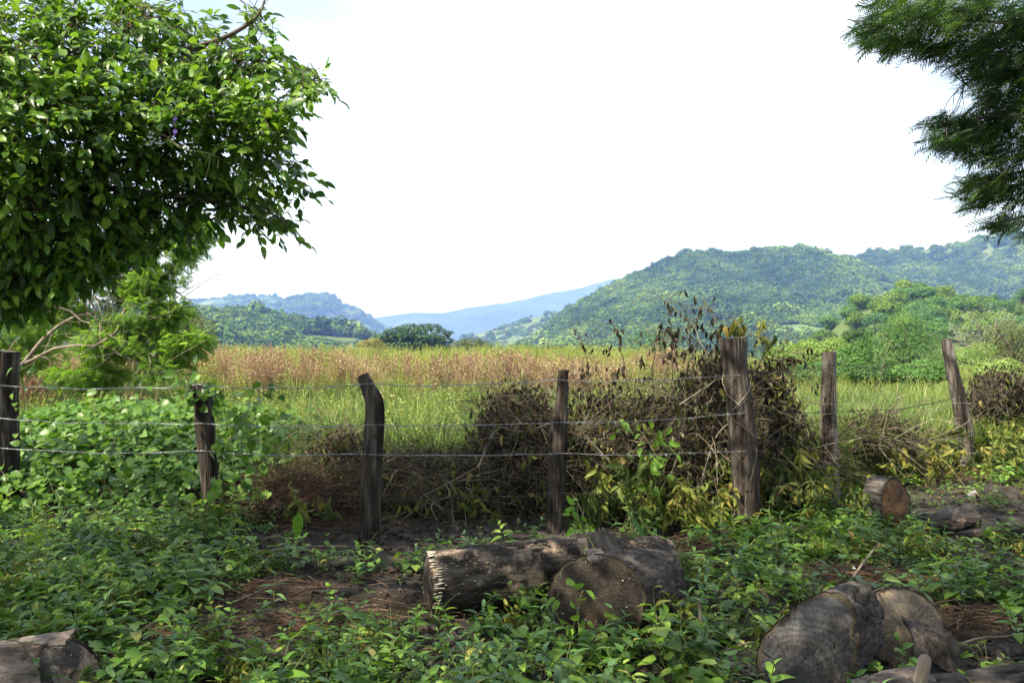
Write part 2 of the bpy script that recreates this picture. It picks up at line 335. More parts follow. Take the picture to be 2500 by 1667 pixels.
M['petal_violet'] = leaf_mat('petal_violet', [(0, (0.35, 0.2, 0.7)), (1, (0.5, 0.34, 0.8))], rough=0.6, trans=0.3, warm=(1, 1, 1))
M['bark_twig'] = grain_mat('bark_twig', [(0.3, (0.06, 0.045, 0.032)), (0.6, (0.14, 0.11, 0.085)), (0.8, (0.22, 0.18, 0.15))], scale=14, stretch=(1, 1, 1), bump=0.3)
M['bark_pale'] = grain_mat('bark_pale', [(0.3, (0.13, 0.10, 0.08)), (0.6, (0.27, 0.22, 0.17)), (0.8, (0.4, 0.35, 0.29))], scale=8, stretch=(1, 1, 1), bump=0.3)
M['bark_trunk'] = grain_mat('bark_trunk', [(0.3, (0.03, 0.024, 0.018)), (0.6, (0.09, 0.07, 0.05))], scale=9, stretch=(1, 1, 0.3), bump=0.6)
M['post_wood'] = grain_mat('post_wood', [(0.30, (0.012, 0.009, 0.007)), (0.44, (0.036, 0.027, 0.022)), (0.58, (0.072, 0.058, 0.05)), (0.74, (0.16, 0.138, 0.124))], scale=20, stretch=(1.1, 1.1, 0.13), bump=0.9, dist=0.02,
    spots=[((0.16, 0.065, 0.035), 3.2, 0.62, 0.74), ((0.02, 0.016, 0.013), 2.4, 0.55, 0.7)])
M['post_wood_grey'] = grain_mat('post_wood_grey', [(0.30, (0.02, 0.016, 0.013)), (0.43, (0.065, 0.054, 0.047)), (0.58, (0.15, 0.13, 0.118)), (0.75, (0.29, 0.265, 0.245))], scale=20, stretch=(1.1, 1.1, 0.12), bump=0.9, dist=0.02,
    spots=[((0.02, 0.016, 0.013), 3.0, 0.53, 0.66)])
M['wire_bright'] = newmat('wire_bright')[0]
M['wire_rust'] = newmat('wire_rust')[0]
for nm, c, me_, ro in (('wire_bright', (0.40, 0.41, 0.43), 0.8, 0.5), ('wire_rust', (0.06, 0.045, 0.038), 0.2, 0.7)):
    t = M[nm].node_tree; b = t.nodes.new('ShaderNodeBsdfPrincipled'); o = t.nodes.new('ShaderNodeOutputMaterial')
    b.inputs['Metallic'].default_value = me_; b.inputs['Roughness'].default_value = ro
    tcn = t.nodes.new('ShaderNodeTexCoord'); nz = t.nodes.new('ShaderNodeTexNoise'); nz.inputs['Scale'].default_value = 9; nz.inputs['Detail'].default_value = 4
    t.links.new(tcn.outputs['Object'], nz.inputs['Vector'])
    r = ramp(t, [(0.35, tuple(x * 0.55 for x in c)), (0.6, c)]); t.links.new(nz.outputs['Fac'], r.inputs[0]); t.links.new(r.outputs[0], b.inputs['Base Color'])
    t.links.new(b.outputs[0], o.inputs[0])

# ------------------------------------------------------------------ leaf templates (length 1 along +Y, width along X)
def leaf_tpl(w=0.45, n=4, fold=0.25, droop=0.25, shape='ovate', pos=0.42, petiole=0.0):
    t = np.linspace(0, 1, n + 1)
    if shape == 'ovate': wd = (t ** pos) * (1 - t) ** 0.75 * 2.0
    elif shape == 'lance': wd = (t ** 0.6) * (1 - t) ** 0.9 * 2.5
    elif shape == 'heart': wd = np.interp(t, [0, 0.12, 0.3, 0.6, 0.85, 1], [0.35, 0.95, 1.05, 0.8, 0.35, 0])
    elif shape == 'blade': wd = np.interp(t, [0, 0.3, 0.7, 1], [0.7, 1, 0.7, 0])
    wd = wd / wd.max() * w / 2
    y = t.copy()
    if shape == 'heart': pass
    mid = np.stack([0 * t, y, -droop * y ** 2], -1)
    lf = np.stack([-wd, y + (-0.16 * (1 - t) ** 3 if shape == 'heart' else 0), -droop * y ** 2 + wd * 2 * fold * 0.5], -1)
    rt = lf.copy(); rt[:, 0] *= -1
    V = np.concatenate([mid, lf, rt]); k = n + 1
    tri, quad = [], []
    for i in range(n):
        if i == 0 and shape != 'heart' and wd[0] < 1e-6:
            tri += [[0, 1, k + 1], [0, 2 * k + 1, 1]]
        elif i == n - 1:
            tri += [[i, n, k + i], [i, 2 * k + i, n]]
        else:
            quad += [[i, i + 1, k + i + 1, k + i], [i, 2 * k + i, 2 * k + i + 1, i + 1]]
    if petiole:
        V[:, 1] = V[:, 1] * (1 - petiole) + petiole
        b = len(V); V = np.concatenate([V, [[-0.012, 0, 0.02], [0.012, 0, 0.02], [0.012, petiole, 0], [-0.012, petiole, 0]]])
        quad.append([b, b + 1, b + 2, b + 3])
    fs = []
    if tri: fs.append(np.array(tri))
    if quad: fs.append(np.array(quad))
    return V, fs
LEAF_TREE = leaf_tpl(0.46, 4, 0.35, 0.22, 'ovate', 0.6, petiole=0.08)
LEAF_TREE_B = leaf_tpl(0.38, 4, 0.6, 0.45, 'ovate', 0.5, petiole=0.1)
LEAF_TREE_C = leaf_tpl(0.55, 4, 0.15, 0.1, 'ovate', 0.7, petiole=0.06)
LEAF_CHEAP = (np.array([[0, 0, 0], [0.26, 0.5, 0.04], [0, 1, -0.1], [-0.26, 0.5, 0.04]], float), [np.array([[0, 1, 2, 3]])])
LEAF_WEED = leaf_tpl(0.42, 4, 0.4, 0.35, 'ovate', 0.45, petiole=0.06)
LEAF_LANCE = leaf_tpl(0.27, 5, 0.45, 0.5, 'lance')
LEAF_HEART = leaf_tpl(0.9, 5, 0.25, 0.2, 'heart')
LEAF_DEAD = leaf_tpl(0.32, 3, 1.6, 0.1, 'lance')
LEAF_WILT = leaf_tpl(0.36, 4, 0.9, 0.55, 'ovate', 0.5)
RHOMB = (np.array([[0, -0.5, 0], [0.38, 0, 0.06], [0, 0.5, 0], [-0.38, 0, 0.06]], float), [np.array([[0, 1, 2, 3]])])
def frond_tpl(pairs=9, plen=0.28, pw=0.035, back=0.5, droop=0.25):
    """pinnate leaf, length 1: rachis and narrow leaflets"""
    V, Q_ = [], []
    def quad(a, b, c, d): V.extend([a, b, c, d]); k = len(V); Q_.append([k - 4, k - 3, k - 2, k - 1])
    z = lambda y: -droop * y * y
    for i in range(3):
        y0, y1 = i / 3, (i + 1) / 3; quad([-0.008, y0, z(y0)], [0.008, y0, z(y0)], [0.008, y1, z(y1)], [-0.008, y1, z(y1)])
    for i in range(pairs):
        y = 0.12 + 0.86 * i / (pairs - 1); ll = plen * (0.55 + 0.45 * math.sin(PI * (0.15 + 0.8 * i / pairs)))
        for s in (-1, 1):
            quad([0, y - pw / 2, z(y)], [s * ll * 0.55, y + back * ll * 0.5 - pw * 0.6, z(y) - 0.02], [s * ll, y + back * ll, z(y) - 0.07], [s * ll * 0.5, y + back * ll * 0.5 + pw * 0.6, z(y) - 0.015])
    return np.array(V, float), [np.array(Q_)]

# ================================================================== THE SETTING
def gh(x, y):
    """height of the ground"""
    x = np.asarray(x, float); y = np.asarray(y, float)
    near = 1 - sstep(25, 60, np.abs(y) + np.abs(x) * 0.3)
    h = 0.60 * sstep(8.9, 19, y + 0.12 * x) * (1 - 0.6 * sstep(0.16, 0.34, x / np.maximum(np.abs(y), 0.5))) - 5.0 * sstep(75, 420, y)
    h = h + 0.55 * n2(x, y, 9.0, 2, 33) * sstep(12, 18, y) * (1 - sstep(60, 95, y))
    return h + near * (0.10 * n2(x, y, 2.3, 2, 3) + 0.06 * n2(x, y, 0.55, 3, 5))
def axis(lo, hi, d0, d1, step, g=1.13):
    a = list(np.arange(d0, d1, step)); s = step; v = d1
    up = []
    while v < hi: up.append(v); s *= g; v += s
    up.append(hi); dn = []; s = step; v = d0 - step
    while v > lo: dn.append(v); s *= g; v -= s
    dn.append(lo)
    return np.array(dn[::-1] + a + up)
gx = axis(-5600, 5600, -5, 6, 0.055); gy = axis(-700, 5600, 2.6, 10.5, 0.055)
X, Y = np.meshgrid(gx, gy)
Z = gh(X, Y) + 0.035 * n2(X, Y, 0.14, 4, 9) * (1 - sstep(12, 20, np.abs(Y)))
A = Acc(); nx, ny = len(gx), len(gy)
i, j = np.meshgrid(np.arange(nx - 1), np.arange(ny - 1)); b0 = (j * nx + i).ravel()
A.add(np.stack([X, Y, Z], -1), [np.stack([b0, b0 + 1, b0 + nx + 1, b0 + nx], -1)])
M['soil'] = grain_mat('soil', [(0.25, (0.014, 0.012, 0.010)), (0.45, (0.036, 0.030, 0.025)), (0.62, (0.072, 0.061, 0.052)), (0.8, (0.14, 0.122, 0.108))], scale=9, stretch=(1, 1, 1), bump=0.9, dist=0.04, rough=0.95, squeeze=0.8,
    spots=[((0.05, 0.075, 0.02), 0.35, 0.62, 0.72)])
o = A.build('ground', M['soil']); tag(o, 'dark brown soil under the weeds', None, None, 'structure')

def hill(name, ridge, wf, wb, base, mat, nx=170, ny=70, spur=0.25, sc=150, seed=0, rough=0.02, prof=1.0):
    """a hill from its ridge line; returns object and height function"""
    pts = np.array([P(px * K, py * K, d) for px, py, d in ridge])
    xs, ys, zs = pts[:, 0], pts[:, 1], pts[:, 2]
    def zf(x, y):
        yr = np.interp(x, xs, ys); zr = np.interp(x, xs, zs) - base
        wob = 0.0
        t = np.where(y < yr, 1 - (yr - y) / wf, 1 - (y - yr) / wb); t = np.clip(t, 0, 1)
        p = t ** prof * (1 - 0.15 * np.sin(t * PI))
        bump = np.sin(np.clip(t, 0, 1) * PI)
        sp = n2(x + 0.35 * (y - yr), y * 0.25, sc, 3, 40 + seed)
        return base + zr * np.clip(p + spur * 1.6 * sp * bump, 0, 1.02) + rough * zr * n2(x, y, sc * 0.22, 3, 60 + seed)
    gx = np.linspace(xs[0], xs[-1], nx); v = np.linspace(-1, 0.85, ny)
    Xg = np.repeat(gx[None], ny, 0); yr = np.interp(gx, xs, ys)
    Yg = np.where(v[:, None] < 0, yr[None] + v[:, None] * wf, yr[None] + v[:, None] * wb)
    Zg = zf(Xg, Yg); A = Acc()
    i, j = np.meshgrid(np.arange(nx - 1), np.arange(ny - 1)); b0 = (j * nx + i).ravel()
    A.add(np.stack([Xg, Yg, Zg], -1), [np.stack([b0, b0 + 1, b0 + nx + 1, b0 + nx], -1)])
    o = A.build(name, mat); tag(o, None, None, None, 'structure')
    def sample(n, tmin=0.0, back=0.12):
        x = rng.uniform(xs[0], xs[-1], n); yr = np.interp(x, xs, ys); y = yr - wf * (1 - tmin) * rng.random(n) + back * wf * rng.random(n)
        return x, y, zf(x, y)
    return o, sample, zf
M['hill_green'] = grain_mat('hill_green', [(0.3, (0.05, 0.09, 0.03)), (0.55, (0.10, 0.16, 0.05)), (0.8, (0.19, 0.25, 0.09))], scale=0.03, stretch=(1, 1, 1), bump=0.3, dist=3, rough=0.95, spec=0.0)
M['hill_grass'] = grain_mat('hill_grass', [(0.3, (0.07, 0.105, 0.035)), (0.55, (0.105, 0.14, 0.048)), (0.8, (0.155, 0.175, 0.07))], scale=0.03, stretch=(1, 1, 1), bump=0.3, dist=3, rough=0.95, spec=0.0)
M['mountain'] = grain_mat('mountain', [(0.3, (0.025, 0.05, 0.02)), (0.5, (0.055, 0.095, 0.035)), (0.66, (0.12, 0.16, 0.065)), (0.8, (0.27, 0.245, 0.19))], scale=0.012, stretch=(1, 1, 0.55), bump=1.0, dist=16, rough=0.95, detail=10, spec=0.0)
M['far_range'] = grain_mat('far_range', [(0.35, (0.012, 0.025, 0.018)), (0.7, (0.05, 0.075, 0.04))], scale=0.006, stretch=(1, 1, 0.6), bump=1.0, dist=30, rough=0.95, detail=10, spec=0.0)

hill('hill', [(700, 770, 4500), (790, 745, 4500), (840, 735, 4500), (870, 728, 4500), (950, 718, 4500), (1020, 718, 4550), (1080, 705, 4550), (1150, 697, 4600), (1210, 685, 4600), (1270, 670, 4650), (1330, 661, 4700),
     (1400, 640, 4750), (1450, 632, 4800), (1490, 630, 4800), (1600, 640, 4800), (1800, 690, 4700), (2100, 740, 4500)], 1400, 700, -5, M['far_range'], spur=0.6, sc=420, seed=1, rough=0.04)[0]['label'] = 'blue far mountain range under the clouds'
mt, mt_s, mt_z = hill('hill', [(-150, 730, 2500), (150, 716, 2500), (300, 706, 2500), (430, 695, 2500), (480, 688, 2500), (520, 685, 2500), (560, 681, 2500), (600, 679, 2500), (632, 680, 2500), (650, 690, 2480), (690, 680, 2450), (715, 675, 2430), (745, 672, 2420), (768, 678, 2420),
     (790, 698, 2440), (815, 709, 2450), (838, 718, 2450), (852, 731, 2460), (872, 745, 2470), (900, 768, 2480), (950, 800, 2500)], 620, 300, -5, M['mountain'], nx=220, spur=0.7, sc=210, seed=5, rough=0.05)
mt['label'] = 'blue green mountain with a blunt rocky peak'
h6, h6_s, h6_z = hill('hill', [(1040, 800, 1500), (1080, 772, 1500), (1130, 755, 1500), (1170, 745, 1500), (1200, 735, 1500), (1240, 724, 1500), (1290, 716, 1500), (1340, 715, 1500), (1450, 740, 1500), (1600, 790, 1500)], 330, 200, -5, M['hill_grass'], nx=110, ny=50, spur=0.3, sc=110, seed=8)
h6['label'] = 'pale grassy foothill at the foot of the blue range'
h2, h2_s, h2_z = hill('hill', [(1600, 690, 1250), (1750, 625, 1250), (1850, 604, 1250), (1950, 596, 1240), (2000, 582, 1220), (2060, 570, 1200), (2130, 571, 1180), (2200, 563, 1160), (2260, 545, 1140), (2310, 533, 1130), (2352, 535, 1120), (2450, 522, 1110), (2700, 560, 1110)], 460, 250, -5, M['hill_grass'], nx=150, spur=0.5, sc=140, seed=9)
h2['label'] = 'green hill with open grassy patches behind the knoll'
h1, h1_s, h1_z = hill('hill', [(1180, 808, 900), (1230, 785, 905), (1262, 752, 910), (1290, 730, 915), (1340, 697, 925), (1400, 666, 940), (1460, 636, 955), (1520, 606, 970), (1580, 584, 985), (1650, 583, 990), (1700, 584, 995), (1765, 576, 1000), (1830, 574, 1000), (1870, 580, 1000), (1920, 592, 1000),
     (1960, 603, 1000), (2010, 620, 1000), (2080, 648, 980), (2160, 690, 950), (2260, 720, 930), (2400, 760, 900), (2600, 800, 880)], 470, 260, -5, M['hill_green'], nx=190, ny=80, spur=0.75, sc=150, seed=12)
h1['label'] = 'long forested hill rising to the right'
h3, h3_s, h3_z = hill('hill', [(-200, 760, 640), (100, 740, 640), (330, 728, 640), (420, 724, 640), (480, 724, 640), (530, 720, 640), (570, 719, 640), (600, 723, 645), (650, 734, 650), (720, 749, 650), (780, 763, 655), (830, 771, 660), (900, 792, 670), (960, 815, 680)], 260, 130, -5, M['hill_grass'], nx=140, ny=60, spur=0.22, sc=80, seed=20)
h3['label'] = 'low wooded hill with a bright clearing'
kn, kn_s, kn_z = hill('hill', [(1850, 812, 215), (1900, 790, 215), (1915, 766, 215), (1938, 735, 216), (1965, 710, 218), (2000, 692, 220), (2050, 688, 222), (2100, 681, 225), (2150, 684, 226), (2200, 693, 226), (2260, 702, 226), (2352, 698, 225), (2500, 690, 225), (2800, 720, 225)], 75, 60, -4, M['hill_grass'], nx=110, ny=50, spur=0.2, sc=30, seed=30)
kn['label'] = 'near wooded knoll behind the fence'

# ---- woods on the far hills: masses of crowns
def crown_variant(name, nf, mat, flat=0.72, seed=0, leaf=0.42, lobes=7):
    """a small far-off tree: lumpy crown of leaf clumps on a short trunk; unit radius"""
    r0 = np.random.default_rng(100 + seed); A = Acc()
    c = unit(r0.normal(size=(lobes, 3))) * r0.uniform(0.35, 0.62, (lobes, 1)); c[:, 2] = np.abs(c[:, 2]) * flat + 0.55
    k = r0.integers(0, lobes, nf); d = unit(r0.normal(size=(nf, 3))); rad = r0.uniform(0.30, 0.5, lobes)[k]
    p = c[k] + d * rad[:, None] * r0.uniform(0.8, 1.05, (nf, 1)); p[:, 2] = np.maximum(p[:, 2], 0.25)
    nrm = unit(d + np.array([0, 0, 0.55]) + r0.normal(size=(nf, 3)) * 0.35)
    M_ = frames(np.cross(nrm, unit(r0.normal(size=(nf, 3)))), nrm)
    A.place(RHOMB, M_, p, rnd=0.25 * r0.random(nf) + 0.0, size=r0.uniform(0.7, 1.25, nf) * leaf)
    A.tubes(np.array([[0, 0, -0.4], [0.02, 0.01, 0.2], [0, 0, 0.7]]), np.array([0.06, 0.05, 0.03]), 4, rnd=0.0, mat=1)
    return A.mesh(name, [mat, M['bark_trunk']], smooth=False)
HV = [crown_variant('hill_crown', 230, M['hill_tree'], seed=k, leaf=0.27, lobes=9) for k in range(5)]
def wood(name, smp, n, dens, size, label, zlo=None):
    x, y, z = smp(n); k = dens(x, y, z); k &= (np.abs(x) < 0.75 * y + 30)
    x, y, z = x[k], y[k], z[k]; m = len(x)
    sc = size * np.exp(rng.normal(-0.12, 0.32, m)) * (1 + 0.6 * n2(x, y, 45, 2, 77))
    o = scatter(name, np.stack([x, y, z - 0.15 * sc], -1), rng.uniform(0, 6.28, m), np.stack([sc, sc, sc * rng.uniform(0.75, 1.15, m)], -1), rng.integers(0, 5, m), HV)
    return tag(o, label, None, None, 'stuff')
wood('forest', h1_s, 46000, lambda x, y, z: (n2(x, y, 60, 3, 70) > -0.2), 4.4, 'dense green forest on the long hill')
wood('forest', h2_s, 32000, lambda x, y, z: (n2(x, y, 30, 4, 71) > -0.19 + 0.10 * sstep(430, 600, x) * sstep(70, 130, z)), 4.5, 'patchy forest on the grassy hill behind')
wood('forest', h3_s, 22000, lambda x, y, z: (n2(x, y, 45, 3, 72) > -0.16) & ~(((x + 132) / 40) ** 2 + ((z - 9.5) / 4.2 + 0.02 * (x + 132)) ** 2 < 1), 4.4, 'wood of round crowns on the low hill')
wood('forest', h6_s, 8000, lambda x, y, z: (n2(x, y, 22, 4, 73) > 0.03), 4.2, 'scattered trees on the pale foothill')
wood('forest', mt_s, 22000, lambda x, y, z: (n2(x, y, 70, 5, 74) > -0.03), 6.5, 'dark woods in the folds of the rocky mountain')

# ---- the air: haze round camera and scene
M['haze'], t = newmat('haze')
pv = t.nodes.new('ShaderNodeVolumePrincipled'); pv.inputs['Color'].default_value = (0.25, 0.41, 1.0, 1); pv.inputs['Density'].default_value = 2.7e-4
pv.inputs['Anisotropy'].default_value = 0.0; pv.inputs['Absorption Color'].default_value = (1, 1, 1, 1)
t.links.new(pv.outputs[0], t.nodes.new('ShaderNodeOutputMaterial').inputs['Volume'])
A = Acc(); x0, x1, y0, y1, z0, z1 = -5800, 5800, -900, 5800, -7.5, 640
A.add(np.array([[x, y, z] for z in (z0, z1) for y in (y0, y1) for x in (x0, x1)]), [np.array([[0, 2, 3, 1], [4, 5, 7, 6], [0, 1, 5, 4], [2, 6, 7, 3], [0, 4, 6, 2], [1, 3, 7, 5]])])
tag(A.build('haze', M['haze'], smooth=False), 'thin blue haze over the valley', None, None, 'stuff')

# ================================================================== MIDDLE-DISTANCE TREES
def spline(pts, n):
    pts = np.asarray(pts, float); k = len(pts); t = np.linspace(0, k - 1, n); i = np.clip(t.astype(int), 0, k - 2); u = (t - i)[:, None]
    p0 = pts[np.clip(i - 1, 0, k - 1)]; p1 = pts[i]; p2 = pts[i + 1]; p3 = pts[np.clip(i + 2, 0, k - 1)]
    return 0.5 * ((2 * p1) + (-p0 + p2) * u + (2 * p0 - 5 * p1 + 4 * p2 - p3) * u ** 2 + (-p0 + 3 * p1 - 3 * p2 + p3) * u ** 3)
def blob_leaves(blobs, n, gap=0.0, gsc=1.0, seed=0, shell=0.4):
    B = np.array(blobs, float); vol = (B[:, 3] * B[:, 4] + B[:, 4] * B[:, 5] + B[:, 3] * B[:, 5]); k = rng.choice(len(B), n, p=vol / vol.sum())
    d = sphere(n); r = 1 - shell * rng.random(n) ** 1.6
    p = B[k, :3] + d * B[k, 3:6] * r[:, None]
    keep = fbm(p / gsc, 3, 200 + seed) > gap - 0.36 if gap else np.ones(n, bool)
    return p[keep], d[keep]
def mid_tree(name, base, blobs, n, leaf, mat, label, cat='tree', group=None, trunk=0.15, bark='bark_trunk', gap=0.22, gsc=None, up=0.5, tpl=RHOMB, limbs=True):
    root = empty(name, base, label, cat, group)
    B = np.array(blobs, float); base = np.array(base, float)
    A = Acc(); p, d = blob_leaves(blobs, n, gap, gsc or B[:, 3].mean() * 0.45, seed=len(label))
    nrm = unit(d + np.array([0, 0, up]) + rng.normal(size=p.shape) * 0.45)
    lump = np.clip(0.5 + 1.6 * fbm(p / (B[:, 3].mean() * 0.35), 3, 300), 0, 1)
    A.place(tpl, frames(np.cross(nrm, sphere(len(p))), nrm), p, rnd=np.clip(0.55 * lump + 0.4 * rng.random(len(p)), 0, 0.98), size=leaf * rng.uniform(0.6, 1.3, len(p)))
    A.build('crown', mat, root, smooth=False)
    T = Acc(); top = B[:, :3].mean(0); fork = base + (top - base) * 0.45
    T.tubes(spline([base - [0, 0, 0.3], base * 0.6 + fork * 0.4 + rng.normal(size=3) * trunk * 0.4, fork], 7), np.linspace(trunk * 1.2, trunk * 0.8, 7), 8)
    for b in B:
        e = b[:3] + (b[:3] - fork) * 0.15
        for _ in range(3 if limbs else 1):
            q = e + rng.normal(size=3) * b[3:6] * 0.4
            T.tubes(spline([fork, (fork + q) / 2 + rng.normal(size=3) * 0.1 * np.linalg.norm(q - fork), q], 7), np.linspace(trunk * 0.6, trunk * 0.08, 7), 5)
    T.build('trunk', M[bark], root)
    return root
def sb(px, py, d, rpx, rpy, depth=None):
    """a crown lobe: where the photograph shows its centre, half width and half height (2352 px), d metres away"""
    c = Q(px, py, d); s = d * K / F
    return [c[0], c[1], c[2], rpx * s, depth or rpx * s, rpy * s]
def onground(px, d):
    x = (px * K - CX) / F * d; return (x, d, float(gh(x, d)))
# spreading umbrella tree: layered plates of leaves
D = 150
mid_tree('spreading_tree', onground(945, D), [sb(*a) for a in [(882, 776, D, 28, 10), (906, 763, D - 2, 26, 11), (942, 754, D, 34, 10), (985, 752, D + 2, 30, 9), (1014, 766, D, 30, 11), (962, 762, D - 5, 24, 8), (925, 770, D - 5, 22, 8), (930, 775, D - 3, 45, 8), (975, 775, D - 4, 45, 9), (1020, 782, D, 27, 7), (865, 785, D, 24, 5), (950, 792, D - 2, 60, 12), (905, 794, D, 34, 10), (1000, 797, D, 38, 11), (955, 806, D, 70, 12), (870, 800, D, 30, 9), (1025, 800, D, 26, 10)]],
    10500, 0.46, M['leaf_tree_dark'], 'wide dark green umbrella shaped tree beyond the field', trunk=0.45, gap=0.27, gsc=1.5, up=0.9)
D = 105
mid_tree('golden_bush', onground(850, D), [sb(*a) for a in [(838, 792, D, 20, 11), (860, 788, D, 22, 13), (878, 796, D, 14, 9), (850, 803, D, 30, 9)]], 3200, 0.17, M['leaf_tree_gold'], 'small golden yellow bush beside the umbrella tree', 'bush', trunk=0.1, gap=0.1)
mid_tree('dark_bush', onground(1085, D), [sb(*a) for a in [(1055, 795, D, 26, 14), (1085, 788, D, 34, 13), (1115, 795, D, 24, 12), (1085, 803, D, 50, 12)]], 4200, 0.19, M['leaf_olive'], 'dome shaped olive bush to the right of the umbrella tree', 'bush', trunk=0.12, gap=0.1)
for px, w, lb, mt_ in [(1195, 45, 'low green bush on the field edge below the pale foothill', 'leaf_tree_mid'), (1265, 40, 'small olive bush below the gap in the hills', 'leaf_olive'), (1335, 48, 'low yellow green bush below the long forested hill', 'leaf_tree_light')]:
    mid_tree('field_bush', onground(px, 112), [sb(px - w * 0.4, 806, 112, w * 0.6, 9), sb(px + w * 0.3, 804, 112, w * 0.7, 11)], 2600, 0.19, M[mt_], lb, 'bush', 'bushes along the far field edge', trunk=0.08, gap=0.1)
D = 62
mid_tree('feathery_tree', onground(1495, D), [sb(*a) for a in [(1465, 790, D, 34, 26), (1500, 775, D, 38, 28), (1535, 785, D, 36, 28), (1490, 815, D, 62, 22), (1550, 815, D, 40, 20)]], 6500, 0.085, M['leaf_tree_mid'], 'feathery light green tree behind the withered vines', trunk=0.12, gap=0.28)
for k, (px, py, w, hgt, lb, mt_) in enumerate([(1790, 812, 36, 28, 'leafy yellow green bush just past the thick post', 'leaf_tree_light'), (1845, 806, 42, 30, 'round pale green bush between the two nearest right posts', 'leaf_tree_light'), (1905, 803, 42, 30, 'light green bush behind the post with the flat top', 'leaf_tree_light'),
        (1960, 812, 40, 30, 'leafy green bush at the foot of the knoll', 'leaf_tree_mid'), (1900, 845, 90, 26, 'wide low green thicket in front of the pale bushes', 'leaf_tree_mid'), (2010, 850, 60, 22, 'low dark bush at the foot of the big rounded tree', 'leaf_tree_dark'), (2110, 848, 60, 24, 'low mid green bush just left of the leaning post', 'leaf_tree_mid'), (2290, 846, 50, 24, 'low yellow green bush right of the leaning post', 'leaf_tree_light')]):
    d = 27 - k; mid_tree('leafy_bush', onground(px, d), [sb(px - w * 0.4, py + 6, d, w * 0.7, hgt * 0.8), sb(px + w * 0.35, py, d, w * 0.75, hgt), sb(px, py + hgt * 0.6, d, w, hgt * 0.9)], 7000, 0.062, M[mt_], lb, 'bush', 'bushes below the knoll', trunk=0.06, gap=0.14)
D = 46
mid_tree('round_tree', onground(2085, D), [sb(*a) for a in [(2030, 770, D, 42, 36), (2075, 745, D, 50, 34), (2125, 765, D, 52, 42), (2060, 795, D, 62, 42), (2130, 805, D, 58, 40), (2020, 815, D, 42, 28), (2085, 825, D, 80, 28)]], 15000, 0.085, M['leaf_tree_mid'], 'big rounded bright green tree between the two right posts', trunk=0.16, gap=0.24)
mid_tree('clump_tree', onground(1985, 60), [sb(*a) for a in [(1955, 770, 60, 20, 14), (1985, 765, 60, 22, 16), (1970, 785, 60, 30, 14)]], 3600, 0.12, M['leaf_tree_dark'], 'small dark tree left of the big rounded tree', trunk=0.1, gap=0.15)
mid_tree('twiggy_tree', onground(2265, 70), [sb(*a) for a in [(2225, 745, 70, 40, 36), (2275, 725, 70, 46, 36), (2330, 735, 70, 44, 40), (2270, 775, 70, 70, 32), (2190, 770, 72, 34, 30)]], 5200, 0.15, M['leaf_tree_pale'], 'pale twiggy half bare tree behind the rightmost post', trunk=0.14, bark='bark_pale', gap=0.38)
mid_tree('olive_tree', onground(2320, 44), [sb(*a) for a in [(2270, 800, 44, 36, 28), (2310, 770, 44, 42, 36), (2360, 790, 44, 50, 46), (2300, 825, 44, 70, 24), (2420, 800, 44, 50, 46)]], 9500, 0.085, M['leaf_olive'], 'olive green tree at the right edge of the picture', trunk=0.15, gap=0.26)
mid_tree('lime_bush', onground(2235, 38), [sb(2220, 815, 38, 34, 18), sb(2255, 805, 38, 36, 20), (sb(2240, 835, 38, 55, 20))], 4500, 0.07, M['leaf_tree_light'], 'bright lime bush between the rightmost post and the olive tree', 'bush', trunk=0.06, gap=0.15)
D = 40
mid_tree('olive_tree', onground(445, D), [sb(*a) for a in [(430, 735, D, 36, 26), (465, 760, D, 36, 30), (445, 800, D, 46, 34), (410, 770, D, 50, 40), (480, 790, D, 24, 26), (380, 760, D, 50, 60), (330, 780, D, 50, 50)]], 13000, 0.085, M['leaf_olive'], 'dull olive tree behind the feathery tree on the left', trunk=0.2, gap=0.25)
D = 30
mid_tree('dark_shrub', onground(40, D), [sb(*a) for a in [(20, 770, D, 60, 50), (90, 790, D, 45, 36), (-60, 760, D, 80, 70), (150, 815, D, 50, 26)]], 9000, 0.07, M['leaf_tree_mid'], 'dark leafy shrub behind the leftmost post', 'shrub', trunk=0.1, gap=0.2)
for px, d, w, h_, lb in [(230, 28, 110, 36, 'wide green bush under the feathery tree'), (330, 24, 80, 26, 'yellow green bush behind the short cut post'), (455, 32, 46, 26, 'light green bush at the left end of the dry grass')]:
    mid_tree('field_shrub', onground(px, d), [sb(px - w * 0.4, 842 - h_ * 0.4, d, w * 0.6, h_), sb(px + w * 0.4, 845 - h_ * 0.4, d, w * 0.6, h_ * 0.9), sb(px, 850, d, w, h_ * 0.7)], 6500, 0.06, M['leaf_tree_light'], lb, 'bush', 'bushes at the left field edge', trunk=0.05, gap=0.15)
# ---- trees on the knoll, each its own
kv = []
for k in range(4):
    r_ = empty('knoll_tree', (0, 0, 0), world=False)
    nb = 6; bl = [[*(unit(rng.normal(size=3)) * [0.55, 0.55, 0.25] + [0, 0, 0.8]), 0.5, 0.5, 0.34] for _ in range(nb)]
    p, d = blob_leaves(bl, 1500, 0.12, 0.3, seed=k); nrm = unit(d + [0, 0, 0.6] + rng.normal(size=p.shape) * 0.4)
    A = Acc(); A.place(RHOMB, frames(np.cross(nrm, sphere(len(p))), nrm), p, rnd=0.5 * rng.random(len(p)), size=0.12 * rng.uniform(0.6, 1.3, len(p)))
    kid(r_, A.build('crown', M['leaf_tree_mid' if k % 2 else 'hill_tree'], r_, smooth=False))
    T = Acc(); T.tubes(spline([[0, 0, -0.3], [0.03, 0.02, 0.3], [0, 0, 0.7]], 5), np.linspace(0.07, 0.03, 5), 6)
    for b in bl: T.tubes(spline([[0, 0, 0.45], b[:3]], 4), np.linspace(0.03, 0.008, 4), 4)
    kid(r_, T.build('trunk', M['bark_trunk'], r_)); kv.append(r_)
used = [False] * 4; n_k = 0
